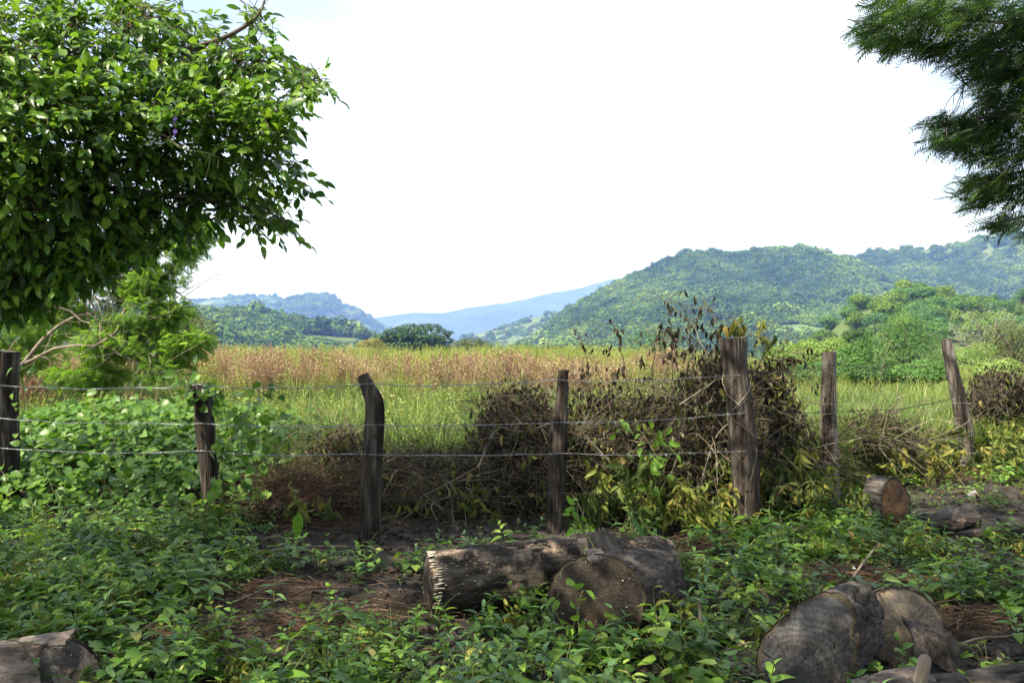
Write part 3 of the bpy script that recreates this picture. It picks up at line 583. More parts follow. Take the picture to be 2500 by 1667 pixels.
cand = np.stack(kn_s(900, 0.05, 0.25), -1); cand = cand[np.argsort(-cand[:, 1])]; chosen = []
for c in cand:
    if abs(c[0]) > 0.72 * c[1] or c[2] < 1.5 or any((c[0] - q[0]) ** 2 + (c[1] - q[1]) ** 2 < 5.2 ** 2 for q in chosen): continue
    chosen.append(c)
for c in chosen[:110]:
    k = random.randrange(4); r_ = kv[k] if not used[k] else copy_tree(kv[k]); used[k] = True
    s = random.uniform(3.0, 4.6); r_.location = (c[0], c[1], c[2] - 0.2); r_.rotation_euler = (0, 0, random.uniform(0, 6.28)); r_.scale = (s, s, s * random.uniform(0.85, 1.15))
    kp = to_px(c) / K; w1 = 'crest' if c[1] > 215 else 'middle slope' if c[1] > 185 else 'lower slope'; w2 = 'left of the round tree' if kp[0] < 2010 else 'above the round tree' if kp[0] < 2160 else 'above the leaning post' if kp[0] < 2260 else 'near the right edge'
    w3 = ('bright' if k % 2 else 'dull') + (' tall' if s > 4.1 else ' small' if s < 3.4 else ''); tag(r_, '%s green tree on the %s of the knoll %s' % (w3, w1, w2), 'tree', 'trees on the near knoll')

# ================================================================== FEATHERY TREE ON THE LEFT, sunlit, beyond the fence
D = 14.0
root = empty('feathery_tree', (-11.2, 14.5, float(gh(-11.2, 14.5))), 'sunlit feathery yellow green tree with crooked bare lower branches', 'tree')
T = Acc()
LIM = [[Q(-260, 940, 14.5), Q(-200, 800, 14.4), Q(-120, 700, 14.3), Q(-40, 610, 14.3), Q(80, 520, 14.4)],
       [Q(-200, 850, 14.4), Q(-60, 850, 14), Q(55, 832, 13.6), Q(140, 796, 13.4), Q(220, 792, 13.3), Q(275, 818, 13.2), Q(330, 852, 13.2), Q(385, 856, 13.2)],
       [Q(-120, 700, 14.3), Q(20, 690, 14), Q(110, 700, 13.8), Q(190, 735, 13.7), Q(300, 790, 13.5), Q(370, 830, 13.4)],
       [Q(-60, 640, 14.3), Q(60, 655, 14), Q(160, 660, 13.8), Q(260, 700, 13.8), Q(380, 700, 13.8)],
       [Q(-40, 610, 14.3), Q(110, 610, 14), Q(220, 620, 14), Q(330, 590, 14), Q(420, 560, 14)],
       [Q(60, 832, 13.6), Q(120, 760, 13.7), Q(200, 720, 13.8), Q(290, 740, 13.8), Q(400, 770, 13.8), Q(450, 790, 13.8)],
       [Q(-20, 620, 14.2), Q(130, 640, 13.9), Q(200, 690, 13.7), Q(240, 760, 13.6), Q(300, 800, 13.6)],
       [Q(220, 792, 13.3), Q(270, 760, 13.4), Q(280, 720, 13.6), Q(300, 690, 13.8)],
       [Q(230, 640, 14), Q(300, 640, 14), Q(370, 655, 14), Q(440, 690, 14)]]
for k, l in enumerate(LIM):
    pts = spline(l, 26); pts += (fbm(pts * 2.2, 2, 400 + k)[:, None] * np.array([[0.10, 0.2, 0.16]]))
    T.tubes(pts, np.linspace(0.16 if k == 0 else 0.036, 0.10 if k == 0 else 0.006, 26), 6)
LP = np.concatenate([spline(l, 20) for l in LIM])
tw = []
for k in range(220):
    a = LP[rng.integers(len(LP))]; e = a + rng.normal(size=3) * [0.55, 0.6, 0.38] + [0.25, 0, -0.05]
    tw.append(spline([a, (a + e) / 2 + rng.normal(size=3) * 0.10, e], 6))
T.tubes(np.array(tw), np.repeat(np.linspace(0.008, 0.0025, 6)[None], len(tw), 0), 3)
T.build('branches', M['bark_pale'], root)
FB = [sb(*a) for a in [(60, 560, 14.2, 120, 60), (180, 600, 14, 90, 55), (330, 560, 14, 75, 40), (420, 580, 14, 52, 34), (450, 520, 14.2, 30, 26), (360, 640, 14, 60, 34), (250, 660, 14, 90, 50), (310, 720, 13.9, 80, 50), (390, 720, 13.9, 50, 34), (350, 790, 13.8, 80, 40), (430, 790, 13.8, 48, 34), (260, 790, 13.8, 80, 40),
      (120, 730, 14.4, 80, 50), (30, 720, 14.6, 80, 70), (200, 860, 13.9, 90, 26), (60, 820, 14.8, 80, 50), (-60, 600, 14.6, 60, 100), (40, 640, 14.6, 100, 60), (290, 590, 14.2, 60, 50), (380, 845, 13.6, 60, 26), (400, 640, 14, 36, 30), (440, 540, 14, 40, 34), (370, 600, 14, 50, 40), (-100, 760, 15, 60, 100)]]
p, d = blob_leaves(FB, 27000, 0.34, 0.30, 31, shell=0.8)
dirn = unit(d * [1, 1, 0.4] + rng.normal(size=p.shape) * 0.6 + [0.2, 0, -0.25]); nrm = unit(np.array([0, 0, 1.0]) + rng.normal(size=p.shape) * 0.5)
A = Acc(); A.place(frond_tpl(7, 0.30, 0.13, 0.2, 0.3), frames(dirn, nrm), p, rnd=np.clip(0.5 + 1.3 * fbm(p / 0.6, 2, 44), 0, 0.6) + 0.38 * rng.random(len(p)), size=rng.uniform(0.11, 0.2, len(p)))
cr_ = A.build('crown', M['leaf_feather'], root, smooth=False)

# ================================================================== BROAD-LEAVED TREE ON THE LEFT, close
root = empty('broadleaf_tree', (-6.6, 3.6, float(gh(-6.6, 3.6))), 'close glossy broad-leaved tree hanging in from the upper left', 'tree')
T = Acc()
bx = np.array([-6.6, 3.6, 0.0])
LIM = [[bx - [0, 0, 0.3], bx + [0.1, 0.1, 1.4], bx + [0.3, 0.3, 3.0], bx + [0.5, 0.5, 4.6], bx + [1.0, 0.5, 6.2]],
       [bx + [0.3, 0.3, 2.9], Q(-160, 330, 5.3), Q(0, 160, 5.9), Q(90, 115, 6.1), Q(180, 60, 6.3)],
       [bx + [0.3, 0.3, 2.9], Q(-160, 330, 5.3), Q(0, 145, 5.9), Q(130, 125, 6.0), Q(250, 80, 6.2), Q(330, 40, 6.4)],
       [bx + [0.3, 0.3, 3.1], Q(-100, 230, 5.5), Q(120, 170, 6.0), Q(300, 120, 6.3), Q(430, 110, 6.4), Q(540, 120, 6.4), Q(640, 150, 6.3), Q(700, 165, 6.3), Q(745, 190, 6.2)],
       [Q(430, 110, 6.4), Q(520, 80, 6.4), Q(590, 30, 6.5), Q(610, -30, 6.6)],
       [bx + [0.3, 0.3, 2.6], Q(-60, 330, 5.3), Q(150, 300, 5.7), Q(330, 300, 5.9), Q(480, 320, 6.0), Q(600, 350, 6.0), Q(690, 400, 6.0)],
       [bx + [0.3, 0.3, 2.4], Q(-60, 450, 5.4), Q(150, 430, 5.8), Q(330, 440, 5.9), Q(480, 460, 6.0), Q(620, 490, 6.0), Q(660, 520, 6.0)],
       [bx + [0.3, 0.3, 2.2], Q(-60, 520, 6.0), Q(100, 540, 6.3), Q(230, 570, 6.4), Q(330, 560, 6.4)],
       [bx + [0.3, 0.3, 2.0], Q(-60, 610, 6.1), Q(60, 620, 6.3), Q(140, 630, 6.4)],
       [bx + [0.5, 0.5, 4.4], [-4.5, 3.5, 5.8], [-2.0, 3.6, 6.4], [0.5, 3.6, 6.9]], [bx + [0.5, 0.5, 4.4], [-5.5, 4.8, 5.7], [-4.0, 5.0, 6.4]],
       [bx + [0.5, 0.5, 4.4], [-6.0, 1.5, 6.0], [-4.5, -0.5, 7.0]], [bx + [0.5, 0.5, 4.4], [-3.5, 1.8, 6.2], [-1.0, 0.8, 7.0]], [bx + [0.5, 0.5, 4.4], [-8.5, 4.0, 6.0], [-10.5, 4.5, 7.0]], [bx + [1, .5, 6.2], [-3.5, 3.0, 6.9], [-0.5, 2.0, 7.4]]]
for k, l in enumerate(LIM):
    pts = spline(l, 24); r0 = 0.20 if k == 0 else (0.026 if k < 9 else 0.09)
    T.tubes(pts, np.linspace(r0, 0.12 if k == 0 else 0.005, 24), 8)
LEAF_SITES = np.concatenate([spline(l, 30)[6:] for l in LIM[1:9]])
# leafy twigs fill the visible, hanging part of the crown
CB = [(60, 40, 150, 90), (200, 40, 150, 80), (330, 60, 110, 80), (430, 90, 90, 70), (60, 170, 150, 90), (220, 170, 150, 90), (360, 190, 110, 90), (470, 180, 100, 80), (540, 130, 70, 50), (590, 50, 40, 42), (610, 130, 55, 36), (650, 160, 45, 30), (715, 175, 38, 26), (735, 195, 20, 18),
      (600, 230, 70, 50), (650, 235, 32, 26), (560, 280, 90, 60), (630, 300, 50, 36), (440, 290, 120, 80), (280, 300, 140, 90), (100, 300, 160, 100), (600, 370, 70, 50), (660, 400, 38, 30), (686, 430, 16, 18), (520, 380, 90, 70), (400, 390, 120, 80), (250, 410, 140, 90), (80, 420, 160, 100),
      (480, 460, 100, 50), (570, 470, 70, 42), (620, 495, 44, 28), (655, 515, 22, 20), (350, 490, 120, 70), (420, 500, 50, 30), (200, 520, 140, 80), (60, 540, 140, 90), (290, 560, 70, 34), (180, 600, 80, 40), (60, 630, 100, 60), (20, 675, 70, 36), (60, 590, 130, 70), (160, 560, 130, 70), (60, 660, 70, 36), (130, 625, 60, 36), (-60, 300, 160, 300), (-60, 600, 120, 90)]
CBA = np.array(CB, float); area = CBA[:, 2] * CBA[:, 3]; NT = 3000
k = rng.choice(len(CBA), NT, p=area / area.sum()); ang = rng.uniform(0, 6.28, NT); rr = np.sqrt(rng.random(NT)) * 0.97
px = CBA[k, 0] + np.cos(ang) * rr * CBA[k, 2]; py = CBA[k, 1] + np.sin(ang) * rr * CBA[k, 3]
dep = 5.15 + 0.45 * sstep(0, 520, px) + rng.uniform(0, 0.62, NT) + 0.0036 * np.maximum(0, 250 - py) + 0.0014 * np.maximum(0, py - 250)
st = np.array([Q(a, b, c) for a, b, c in zip(px, py, dep)])
near = np.array([LEAF_SITES[np.argmin(((LEAF_SITES - s) ** 2 * [1, 0.5, 1.6]).sum(1) + rng.random(len(LEAF_SITES)) * 0.05)] for s in st])
dirs = unit((st - near) * [1, 0.6, 0.7] + rng.normal(size=st.shape) * 0.22 + [0.12, -0.12, -0.06]); st = st - dirs * 0.11
LB, LN, LD, LSZ, twp = [], [], [], [], []
for i_ in range(NT):
    L_ = rng.uniform(0.16, 0.30); e = st[i_] + dirs[i_] * L_ + [0, 0, -0.05 * L_ / 0.2]
    pts = spline([st[i_], (st[i_] + e) / 2 + [0, 0, 0.02], e], 5); twp.append(pts)
    nl = rng.integers(5, 9); side = unit(np.cross(dirs[i_], [0, 0, 1]))
    for q in range(nl):
        u = 0.15 + 0.85 * q / (nl - 1); c = pts[0] + (pts[-1] - pts[0]) * u
        sg = 1 if q % 2 else -1
        dd = unit(dirs[i_] * (0.5 + 0.8 * u) + side * sg * (1.1 - 0.8 * u) + rng.normal(size=3) * 0.22 + [0, 0, -0.30])
        LB.append(c); LD.append(dd); LN.append(unit(np.array([-0.12, -0.35, 0.8]) + rng.normal(size=3) * 0.38)); LSZ.append((0.055 + 0.062 * rng.random() ** 0.8) * (0.8 + 0.3 * u))
LB, LD, LN, LSZ = map(np.array, (LB, LD, LN, LSZ))
T.tubes(np.array(twp), np.repeat(np.linspace(0.0035, 0.0012, 5)[None], NT, 0), 3)
conn = [spline([near[i_], (near[i_] + st[i_]) / 2 + rng.normal(size=3) * 0.03, st[i_]], 5) for i_ in range(0, NT, 3) if np.linalg.norm(near[i_] - st[i_]) < 0.8]
T.tubes(np.array(conn), np.repeat(np.linspace(0.006, 0.003, 5)[None], len(conn), 0), 3)
T.build('trunk', M['bark_twig'], root)
sp_ = to_px(LB); inview = (sp_[:, 0] > 30) & (sp_[:, 0] < 2400) & (sp_[:, 1] > 20)
order = np.argsort(np.where(inview, LB[:, 1] + 0.25 * rng.random(len(LB)), 99)); solo = order[:280]
rest = np.ones(len(LB), bool); rest[solo] = False
A = Acc(); tone = np.clip(0.45 * rng.random(len(LB)) + 0.4 + 0.9 * fbm(LB / 0.5, 2, 5), 0, 0.97)
typ = rng.integers(0, 3, len(LB))
for q, tp_ in enumerate((LEAF_TREE, LEAF_TREE_B, LEAF_TREE_C)):
    w_ = rest & (typ == q); A.place(tp_, frames(LD[w_], LN[w_]), LB[w_], rnd=tone[w_], size=LSZ[w_])
# the rest of the crown: over and beside the viewer, above the picture; it shades the foreground
NC = 50000; cxy = rng.uniform([-11.5, -7], [5.2, 6.8], (NC, 2)); cz = rng.uniform(5.4, 7.8, NC)
cz = np.maximum(cz, 1.95 + 0.455 * cxy[:, 1])
kk = (n2(cxy[:, 0], cxy[:, 1], 1.05, 3, 91) > -0.055) & (cxy[:, 1] < 5.3 + 1.5 * sstep(-4.8, -7.0, cxy[:, 0])) & (((cxy[:, 0] + 3.2) / 8.2) ** 2 + ((cxy[:, 1] + 0.2) / 7.6) ** 2 < 1.1)
pc = np.stack([cxy[:, 0], cxy[:, 1], cz], -1)[kk]
# an opening in the high crown lets the sun reach the hanging boughs
op = np.zeros(len(pc), bool)
for yp in (5.1, 5.4, 5.7, 6.0, 6.4):
    tt = (yp - pc[:, 1]) / -TOSUN.y; hit = pc - tt[:, None] * np.array(TOSUN); hp = to_px(np.maximum(hit, [-99, 0.1, -99])) / K
    op |= (tt > 0) & (hp[:, 0] < 520) & (hp[:, 0] > -300) & (hp[:, 1] > -420) & (hp[:, 1] < 300 - 0.3 * hp[:, 0])
pc = pc[~(op & (rng.random(len(pc)) < 0.93))]
A.place(LEAF_CHEAP, frames(unit(rng.normal(size=pc.shape) * [1, 1, 0.35]), unit(np.array([0, 0, 1.0]) + rng.normal(size=pc.shape) * 0.5)), pc, rnd=rng.random(len(pc)), size=rng.uniform(0.15, 0.23, len(pc)))
crown = A.build('crown', M['leaf_big'], root)
crown.matrix_parent_inverse = Matrix.Translation(-Vector(root.location))
Lm = Acc(); Lm.add(LEAF_TREE[0], LEAF_TREE[1], 0.0); lme = Lm.mesh('leaf', M['leaf_big'])
FR = frames(LD, LN)
for i_ in solo:
    o = bpy.data.objects.new('leaf', lme); COL.objects.link(o); o.parent = crown
    o.matrix_basis = Matrix.Translation(Vector(LB[i_])) @ Matrix(FR[i_].tolist()).to_4x4() @ Matrix.Scale(LSZ[i_], 4)
# a creeper with two violet flowers and pale berries hanging in the crown
cre = empty('flowering_creeper', Q(330, 330, 5.0), 'thin creeper with violet flowers and pale berries in the broad-leaved tree', 'creeper')
A = Acc()
for l in ([Q(340, 300, 4.98), Q(380, 312, 4.95), Q(410, 338, 4.93), Q(470, 350, 4.95), Q(500, 360, 4.96)], [Q(410, 338, 4.93), Q(395, 320, 4.95), Q(385, 295, 4.97), Q(400, 280, 4.96)], [Q(480, 352, 4.95), Q(478, 380, 4.95), Q(470, 410, 4.95)], [Q(500, 360, 4.96), Q(498, 385, 4.95)]):
    A.tubes(spline(l, 14), np.full(14, 0.0022), 4, rnd=0.9)
A.build('vine_stem', M['stem_green'], cre)
def petal_flower(A, c, r, toward, n=5, mat=0):
    toward = unit(np.array(toward, float)); fr = frames(np.array([np.cross(toward, [0.1, 0, 1])]), np.array([toward]))[0]
    for q in range(n):
        a = q * 2 * PI / n; dd = fr[:, 0] * math.cos(a) + fr[:, 1] * math.sin(a)
        A.place((np.array([[0, 0, 0], [0.42, 0.7, 0.1], [0, 1, 0.05], [-0.42, 0.7, 0.1]], float), [np.array([[0, 1, 2, 3]])]), frames(np.array([dd + toward * 0.35]), np.array([toward])), np.array([c]), size=np.array([r]), mat=mat)
for c in (Q(399, 272, 4.93), Q(400, 301, 4.93)):
    A = Acc(); petal_flower(A, c, 0.016, (0.3, -1, 0.3)); A.tubes(spline([c, c + [-0.01, 0.01, -0.025], c + [-0.02, 0.015, -0.04]], 4), np.array([0.005, 0.004, 0.003, 0.002]), 5, rnd=0.2); A.build('flower', M['petal_violet'], cre)
A = Acc()
for q in range(34):
    c = Q(*([rng.normal(350, 12), rng.normal(318, 14)] if q < 22 else [rng.normal(425, 14), rng.normal(338, 6)]), 4.95)
    a = np.linspace(0, PI, 4); A.tubes(np.stack([0 * a, 0 * a, -0.006 * np.cos(a)], -1) + c, 0.006 * np.sin(a) + 0.0003, 6, rnd=1.0)
A.build('berries', M['petal_white'], cre)

# ================================================================== FINE-LEAVED TREE ON THE RIGHT, close
root = empty('fern_leaved_tree', (8.2, 5.0, float(gh(8.2, 5.0))), 'close tree with fine fern-like leaves hanging in from the upper right', 'tree')
bx = np.array([8.2, 5.0, 0.0]); T = Acc()
LIM = [[bx - [0, 0, 0.3], bx + [-0.1, 0.1, 1.6], bx + [-0.3, 0.4, 3.4], bx + [-0.8, 0.6, 5.2], bx + [-1.2, 0.6, 6.8]],
       [bx + [-0.2, 0.3, 3.4], Q(2560, 100, 6.5), Q(2380, 60, 6.9), Q(2230, 40, 7.1), Q(2100, 30, 7.2), Q(1985, 70, 7.3)],
       [bx + [-0.2, 0.3, 3.4], Q(2560, 100, 6.5), Q(2420, 0, 6.9), Q(2250, -30, 7.1), Q(2060, 0, 7.2)],
       [bx + [-0.2, 0.3, 3.0], Q(2560, 250, 6.6), Q(2420, 170, 6.8), Q(2300, 160, 6.9), Q(2220, 190, 7)],
       [bx + [-0.2, 0.3, 2.6], Q(2560, 350, 6.6), Q(2420, 260, 6.7), Q(2300, 265, 6.8), Q(2190, 280, 6.9), Q(2110, 285, 6.9)],
       [bx + [-0.2, 0.3, 2.4], Q(2560, 400, 6.6), Q(2430, 390, 6.7), Q(2320, 400, 6.8), Q(2200, 440, 6.9)],
       [bx + [-0.2, 0.3, 2.2], Q(2560, 480, 6.6), Q(2430, 480, 6.7), Q(2340, 500, 6.8), Q(2270, 520, 6.9)],
       [bx + [-0.6, 0.5, 4.6], [5.5, 4.5, 5.9], [3.0, 4.8, 6.4]], [bx + [-0.6, 0.5, 4.6], [6.5, 2.5, 6.0], [4.5, 0.5, 7.0]], [bx + [-0.6, 0.5, 4.6], [6.5, 3, 6.4], [5.0, 2.4, 6.9]], [bx + [-0.6, 0.5, 4.6], [10, 6, 6.6]]]
for k, l in enumerate(LIM):
    T.tubes(spline(l, 22), np.linspace(0.19 if k == 0 else (0.03 if k < 7 else 0.08), 0.10 if k == 0 else 0.004, 22), 7)
SITES = np.concatenate([spline(l, 30)[6:] for l in LIM[1:7]])
RB = [(2000, 70, 40, 34), (2050, 50, 60, 40), (2030, 90, 46, 26), (2090, 90, 50, 34), (2150, 70, 70, 46), (2080, 10, 90, 34), (2180, 20, 90, 40), (2280, 40, 90, 60), (2210, 110, 70, 30), (2140, 115, 26, 16), (2330, 110, 80, 70), (2270, 130, 60, 40), (2225, 150, 30, 22), (2330, 210, 70, 60), (2260, 190, 46, 30), (2300, 230, 50, 30),
      (2150, 275, 34, 16), (2195, 300, 60, 34), (2120, 278, 20, 8), (2150, 320, 36, 18), (2250, 300, 70, 46), (2320, 310, 70, 60), (2210, 335, 46, 22), (2280, 360, 60, 18), (2230, 405, 34, 14), (2280, 420, 60, 26), (2330, 410, 60, 36), (2220, 440, 36, 14), (2240, 465, 30, 14), (2300, 450, 60, 20), (2330, 500, 46, 26), (2285, 510, 32, 16), (2340, 535, 22, 16), (2440, 250, 90, 260), (2440, 40, 90, 100)]
RBA = np.array(RB, float); area = RBA[:, 2] * RBA[:, 3]; NF = 3700
k = rng.choice(len(RBA), NF, p=area / area.sum()); ang = rng.uniform(0, 6.28, NF); rr = np.sqrt(rng.random(NF))
px = RBA[k, 0] + np.cos(ang) * rr * RBA[k, 2]; py = RBA[k, 1] + np.sin(ang) * rr * RBA[k, 3]
ctr = np.array([Q(RBA[q, 0], RBA[q, 1], 6.9) for q in range(len(RBA))])
p = np.array([Q(a, b, c) for a, b, c in zip(px, py, 6.6 + rng.uniform(0, 1.0, NF))])
dirn = unit(np.array([-0.8, -0.1, -0.22]) + rng.normal(size=p.shape) * 0.36); nrm = unit(np.array([0.0, -0.3, 1.0]) + rng.normal(size=p.shape) * 0.45)
p = p - dirn * 0.11
A = Acc(); A.place(frond_tpl(8, 0.34, 0.05, 0.75, 0.35), frames(dirn, nrm), p, rnd=np.clip(0.35 * rng.random(NF) + 0.4 + 1.0 * fbm(p / 0.5, 2, 8), 0, 0.97), size=rng.uniform(0.12, 0.23, NF))
tws = []
for q in range(0, NF, 5):
    s = SITES[np.argmin(((SITES - p[q]) ** 2).sum(1))]
    if np.linalg.norm(s - p[q]) < 0.5: tws.append(spline([s, (s + p[q]) / 2 + rng.normal(size=3) * 0.04, p[q] + dirn[q] * 0.1], 5))
T.tubes(np.array(tws), np.repeat(np.linspace(0.006, 0.0015, 5)[None], len(tws), 0), 3)
NC = 30000; cxy = rng.uniform([0.5, -6], [13, 5.6], (NC, 2)); cz = rng.uniform(5.6, 8.0, NC); cz = np.maximum(cz, 2.0 + 0.455 * cxy[:, 1])
kk = (n2(cxy[:, 0], cxy[:, 1], 1.05, 3, 92) > -0.055) & (((cxy[:, 0] - 6.6) / 6.4) ** 2 + ((cxy[:, 1] - 0.4) / 6.4) ** 2 < 1)
pc = np.stack([cxy[:, 0], cxy[:, 1], cz], -1)[kk]
A.place(LEAF_CHEAP, frames(unit(rng.normal(size=pc.shape) * [1, 1, 0.35]), unit(np.array([0, 0, 1.0]) + rng.normal(size=pc.shape) * 0.5)), pc, rnd=rng.random(len(pc)), size=rng.uniform(0.15, 0.22, len(pc)))
A.build('crown', M['leaf_frond'], root, smooth=False)
T.build('trunk', M['bark_twig'], root)

# ================================================================== FENCE
def tube_grid(spine, radii, nth, nz, shape=None, fis=0.0, fs=(9, 1.2), lump=0.0, seed=0):
    """a rough trunk-like tube: returns rings (nz, nth, 3)"""
    sp = spline(spine, nz); t = np.linspace(0, 1, nz); R = np.interp(t, np.linspace(0, 1, len(radii)), radii)
    D_ = unit(np.gradient(sp, axis=0)); s = unit(np.cross(D_, [0.05, 1.0, 0.02] if abs(D_[0, 2]) > 0.6 else [0.0, 0.05, 1.0])); n = np.cross(s, D_)
    th = np.linspace(0, 2 * PI, nth, endpoint=False)
    ct, sn = np.cos(th), np.sin(th); ln = np.concatenate([[0], np.cumsum(np.linalg.norm(np.diff(sp, axis=0), axis=1))])
    pc = np.stack(np.broadcast_arrays(ct[None] * fs[0] * 0.35, sn[None] * fs[0] * 0.35, ln[:, None] * fs[1]), -1)
    f1 = fbm(pc + seed * 7.1, 4, seed); f2 = fbm(np.stack(np.broadcast_arrays(ct[None] * 1.3, sn[None] * 1.3, ln[:, None] * 3.0), -1) + seed * 3.3, 3, seed + 50)
    crack = -np.clip(-f1 - 0.06, 0, 1) * 2.2
    rr = R[:, None] * (1 + fis * (f1 * 0.8 + crack) + lump * f2)
    if shape is not None: rr = rr * shape(th)[None]
    return sp[:, None, :] + rr[..., None] * (ct[None, :, None] * s[:, None, :] + sn[None, :, None] * n[:, None, :]), sp, D_
def grid_faces(nz, nth):
    i, j = np.meshgrid(np.arange(nz - 1), np.arange(nth), indexing='ij'); b = (i * nth + j).ravel(); b2 = (i * nth + (j + 1) % nth).ravel()
    return np.stack([b, b2, b2 + nth, b + nth], -1)
def cap(ring, centre, nr=9, bulge=None, inset=1.0):
    """a disc of rings inside an outline"""
    nth = len(ring); u = np.linspace(inset, 0.02, nr)
    V = centre[None, None] + (ring[None] - centre[None, None]) * u[:, None, None]
    if bulge is not None: V = V + bulge(V, u)
    return V.reshape(-1, 3), grid_faces(nr, nth)
M['post_top'] = ring_mat('post_top', [(0.3, (0.03, 0.025, 0.02)), (0.5, (0.10, 0.085, 0.07)), (0.7, (0.2, 0.175, 0.15))], freq=70)
POSTS = []
def post(pxs, d, radii, label, mat='post_wood', lean=0.0, fis=0.26, lump=0.2, seed=0):
    """pxs: points from base to top in the photograph; d: depth"""
    base = Q(*pxs[0], d); zb = float(gh(base[0], d)); pts = [Q(x, y, d + lean * k) for k, (x, y) in enumerate(pxs)]
    pts[0] = np.array([pts[0][0], pts[0][1], min(zb, pts[0][2]) - 0.25])
    root = empty('fence_post', (base[0], d, zb), label, 'fence post', 'wooden fence posts')
    nth, nz = 84, 160
    G, sp, D_ = tube_grid(pts, radii, nth, nz, fis=fis * 1.25, fs=(26, 2.2), lump=lump, seed=seed)
    A = Acc(); A.add(G, [grid_faces(nz, nth)]); A.build('shaft', M[mat], root)
    c = G[-1].mean(0); V, Fc = cap(G[-1], c, 5, lambda V, u: (D_[-1] * 0.006) * np.ones_like(V) + (vnoise(V * 60, 3) - 0.5)[..., None] * 0.012 * D_[-1])
    A = Acc(); A.add(V, [Fc]); A.build('cut_top', M['post_top'], root)
    POSTS.append((sp, np.interp(np.linspace(0, 1, nz), np.linspace(0, 1, len(radii)), radii)))
    return root
post([(2, 1168), (6, 1000), (8, 900), (14, 808)], 8.3, [0.165, 0.15, 0.135, 0.13], 'thick dark fence post cut off by the left edge', seed=1)
post([(492, 1204), (484, 1120), (472, 990), (465, 882)], 7.55, [0.075, 0.075, 0.085, 0.090], 'short fence post with a flat top beside the leafy green vines', seed=2)
post([(850, 1242), (853, 1120), (858, 1010), (861, 930), (846, 890), (833, 863)], 6.9, [0.085, 0.09, 0.085, 0.078, 0.06, 0.05], 'fence post with a crooked top bent to the left', seed=3, fis=0.2)
post([(1272, 1228), (1277, 1120), (1284, 1000), (1290, 930), (1293, 850)], 7.15, [0.088, 0.082, 0.075, 0.055, 0.044], 'slim straight fence post behind the long log', seed=4)
post([(1711, 1212), (1712, 1120), (1706, 1010), (1700, 930), (1690, 850), (1684, 778)], 7.4, [0.125, 0.118, 0.125, 0.115, 0.105, 0.125], 'thickest fence post with a flared top among withered vines', seed=5, fis=0.22, lump=0.2)
post([(1911, 1172), (1906, 1050), (1902, 930), (1905, 808)], 8.1, [0.075, 0.082, 0.075, 0.064], 'grey weathered fence post right of the thickest one', 'post_wood_grey', seed=6, fis=0.2)
post([(2220, 1085), (2216, 1000), (2200, 910), (2185, 840), (2174, 780)], 10.6, [0.078, 0.098, 0.088, 0.075, 0.058], 'leaning grey fence post that stands farthest back', 'post_wood_grey', seed=7, fis=0.2)

def front_of(k, py):
    """where a wire passes post k at the photograph's height py, on its near side"""
    sp, R = POSTS[k]; pp = to_px(sp)[:, 1] / K; i_ = int(np.argmin(np.abs(pp - py)))
    return sp[i_] + np.array([0, -R[i_] * 0.98 - 0.006, 0])
def barbed(name, ys, posts, extra0, extra1, mat, label, sag=0.015, seed=0):
    pts = ([extra0] if extra0 is not None else []) + [front_of(k, y) for k, y in zip(posts, ys)] + ([extra1] if extra1 is not None else [])
    line = []
    for a, b in zip(pts[:-1], pts[1:]):
        u = np.linspace(0, 1, 40)[:, None]; seg = a * (1 - u) + b * u; seg[:, 2] -= (4 * u * (1 - u))[:, 0] * sag * np.linalg.norm(b - a); line.append(seg[:-1])
    line = np.concatenate(line + [pts[-1][None]]); s = np.concatenate([[0], np.cumsum(np.linalg.norm(np.diff(line, axis=0), axis=1))])
    root = empty(name, pts[0], label, 'barbed wire', 'strands of barbed wire'); n = int(s[-1] / 0.02)
    u = np.linspace(0, s[-1], n); c = np.stack([np.interp(u, s, line[:, q]) for q in range(3)], -1)
    c += np.stack([0 * u, (vnoise(np.stack([u * 3, u * 0 + seed, u * 0], -1), 5) - 0.5) * 0.012, (vnoise(np.stack([u * 4, u * 0 + seed, u * 0], -1), 6) - 0.5) * 0.018], -1)
    A = Acc(); ph = u / 0.045 * PI
    for q in (0, PI): A.tubes(c + 0.0026 * np.stack([0 * u, np.cos(ph + q), np.sin(ph + q)], -1), np.full(n, 0.0021), 4, rnd=0.5)
    A.build('strand', M[mat], root)
    B = Acc(); bu = np.arange(0.05, s[-1], 0.115) + rng.uniform(-0.012, 0.012, len(np.arange(0.05, s[-1], 0.115)))
    tb = []
    for q in bu:
        c0 = np.array([np.interp(q, u, c[:, w]) for w in range(3)])
        for w in range(2):
            dv = unit(rng.normal(size=3) * [0.45, 1, 1]) * rng.uniform(0.013, 0.019); tb.append([c0 - dv, c0 + dv * 0.1 + rng.normal(size=3) * 0.002, c0 + dv])
        a = np.linspace(0, 2 * PI, 5); tb += [[c0 + [-0.006, 0, 0], c0, c0 + [0.006, 0, 0]]]
    tb = np.array(tb); B.tubes(tb, np.tile([0.0008, 0.0022, 0.0008], (len(tb), 1)), 4, rnd=0.5)
    tag(B.build('barbs', M[mat], root), None, None, None, 'stuff')
barbed('barbed_wire', [880, 884, 882, 873, 859], [0, 1, 2, 3, 4], Q(-300, 885, 8.6), None, 'wire_bright', 'topmost bright barbed wire on the near fence, left of the thickest post', seed=1)
barbed('barbed_wire', [955, 968, 973, 966, 946], [0, 1, 2, 3, 4], Q(-300, 958, 8.6), None, 'wire_bright', 'second bright barbed wire from the top on the near fence', seed=2)
barbed('barbed_wire', [1020, 1031, 1039, 1038, 1031], [0, 1, 2, 3, 4], Q(-300, 1020, 8.6), None, 'wire_bright', 'third bright barbed wire from the top on the near fence', seed=3)
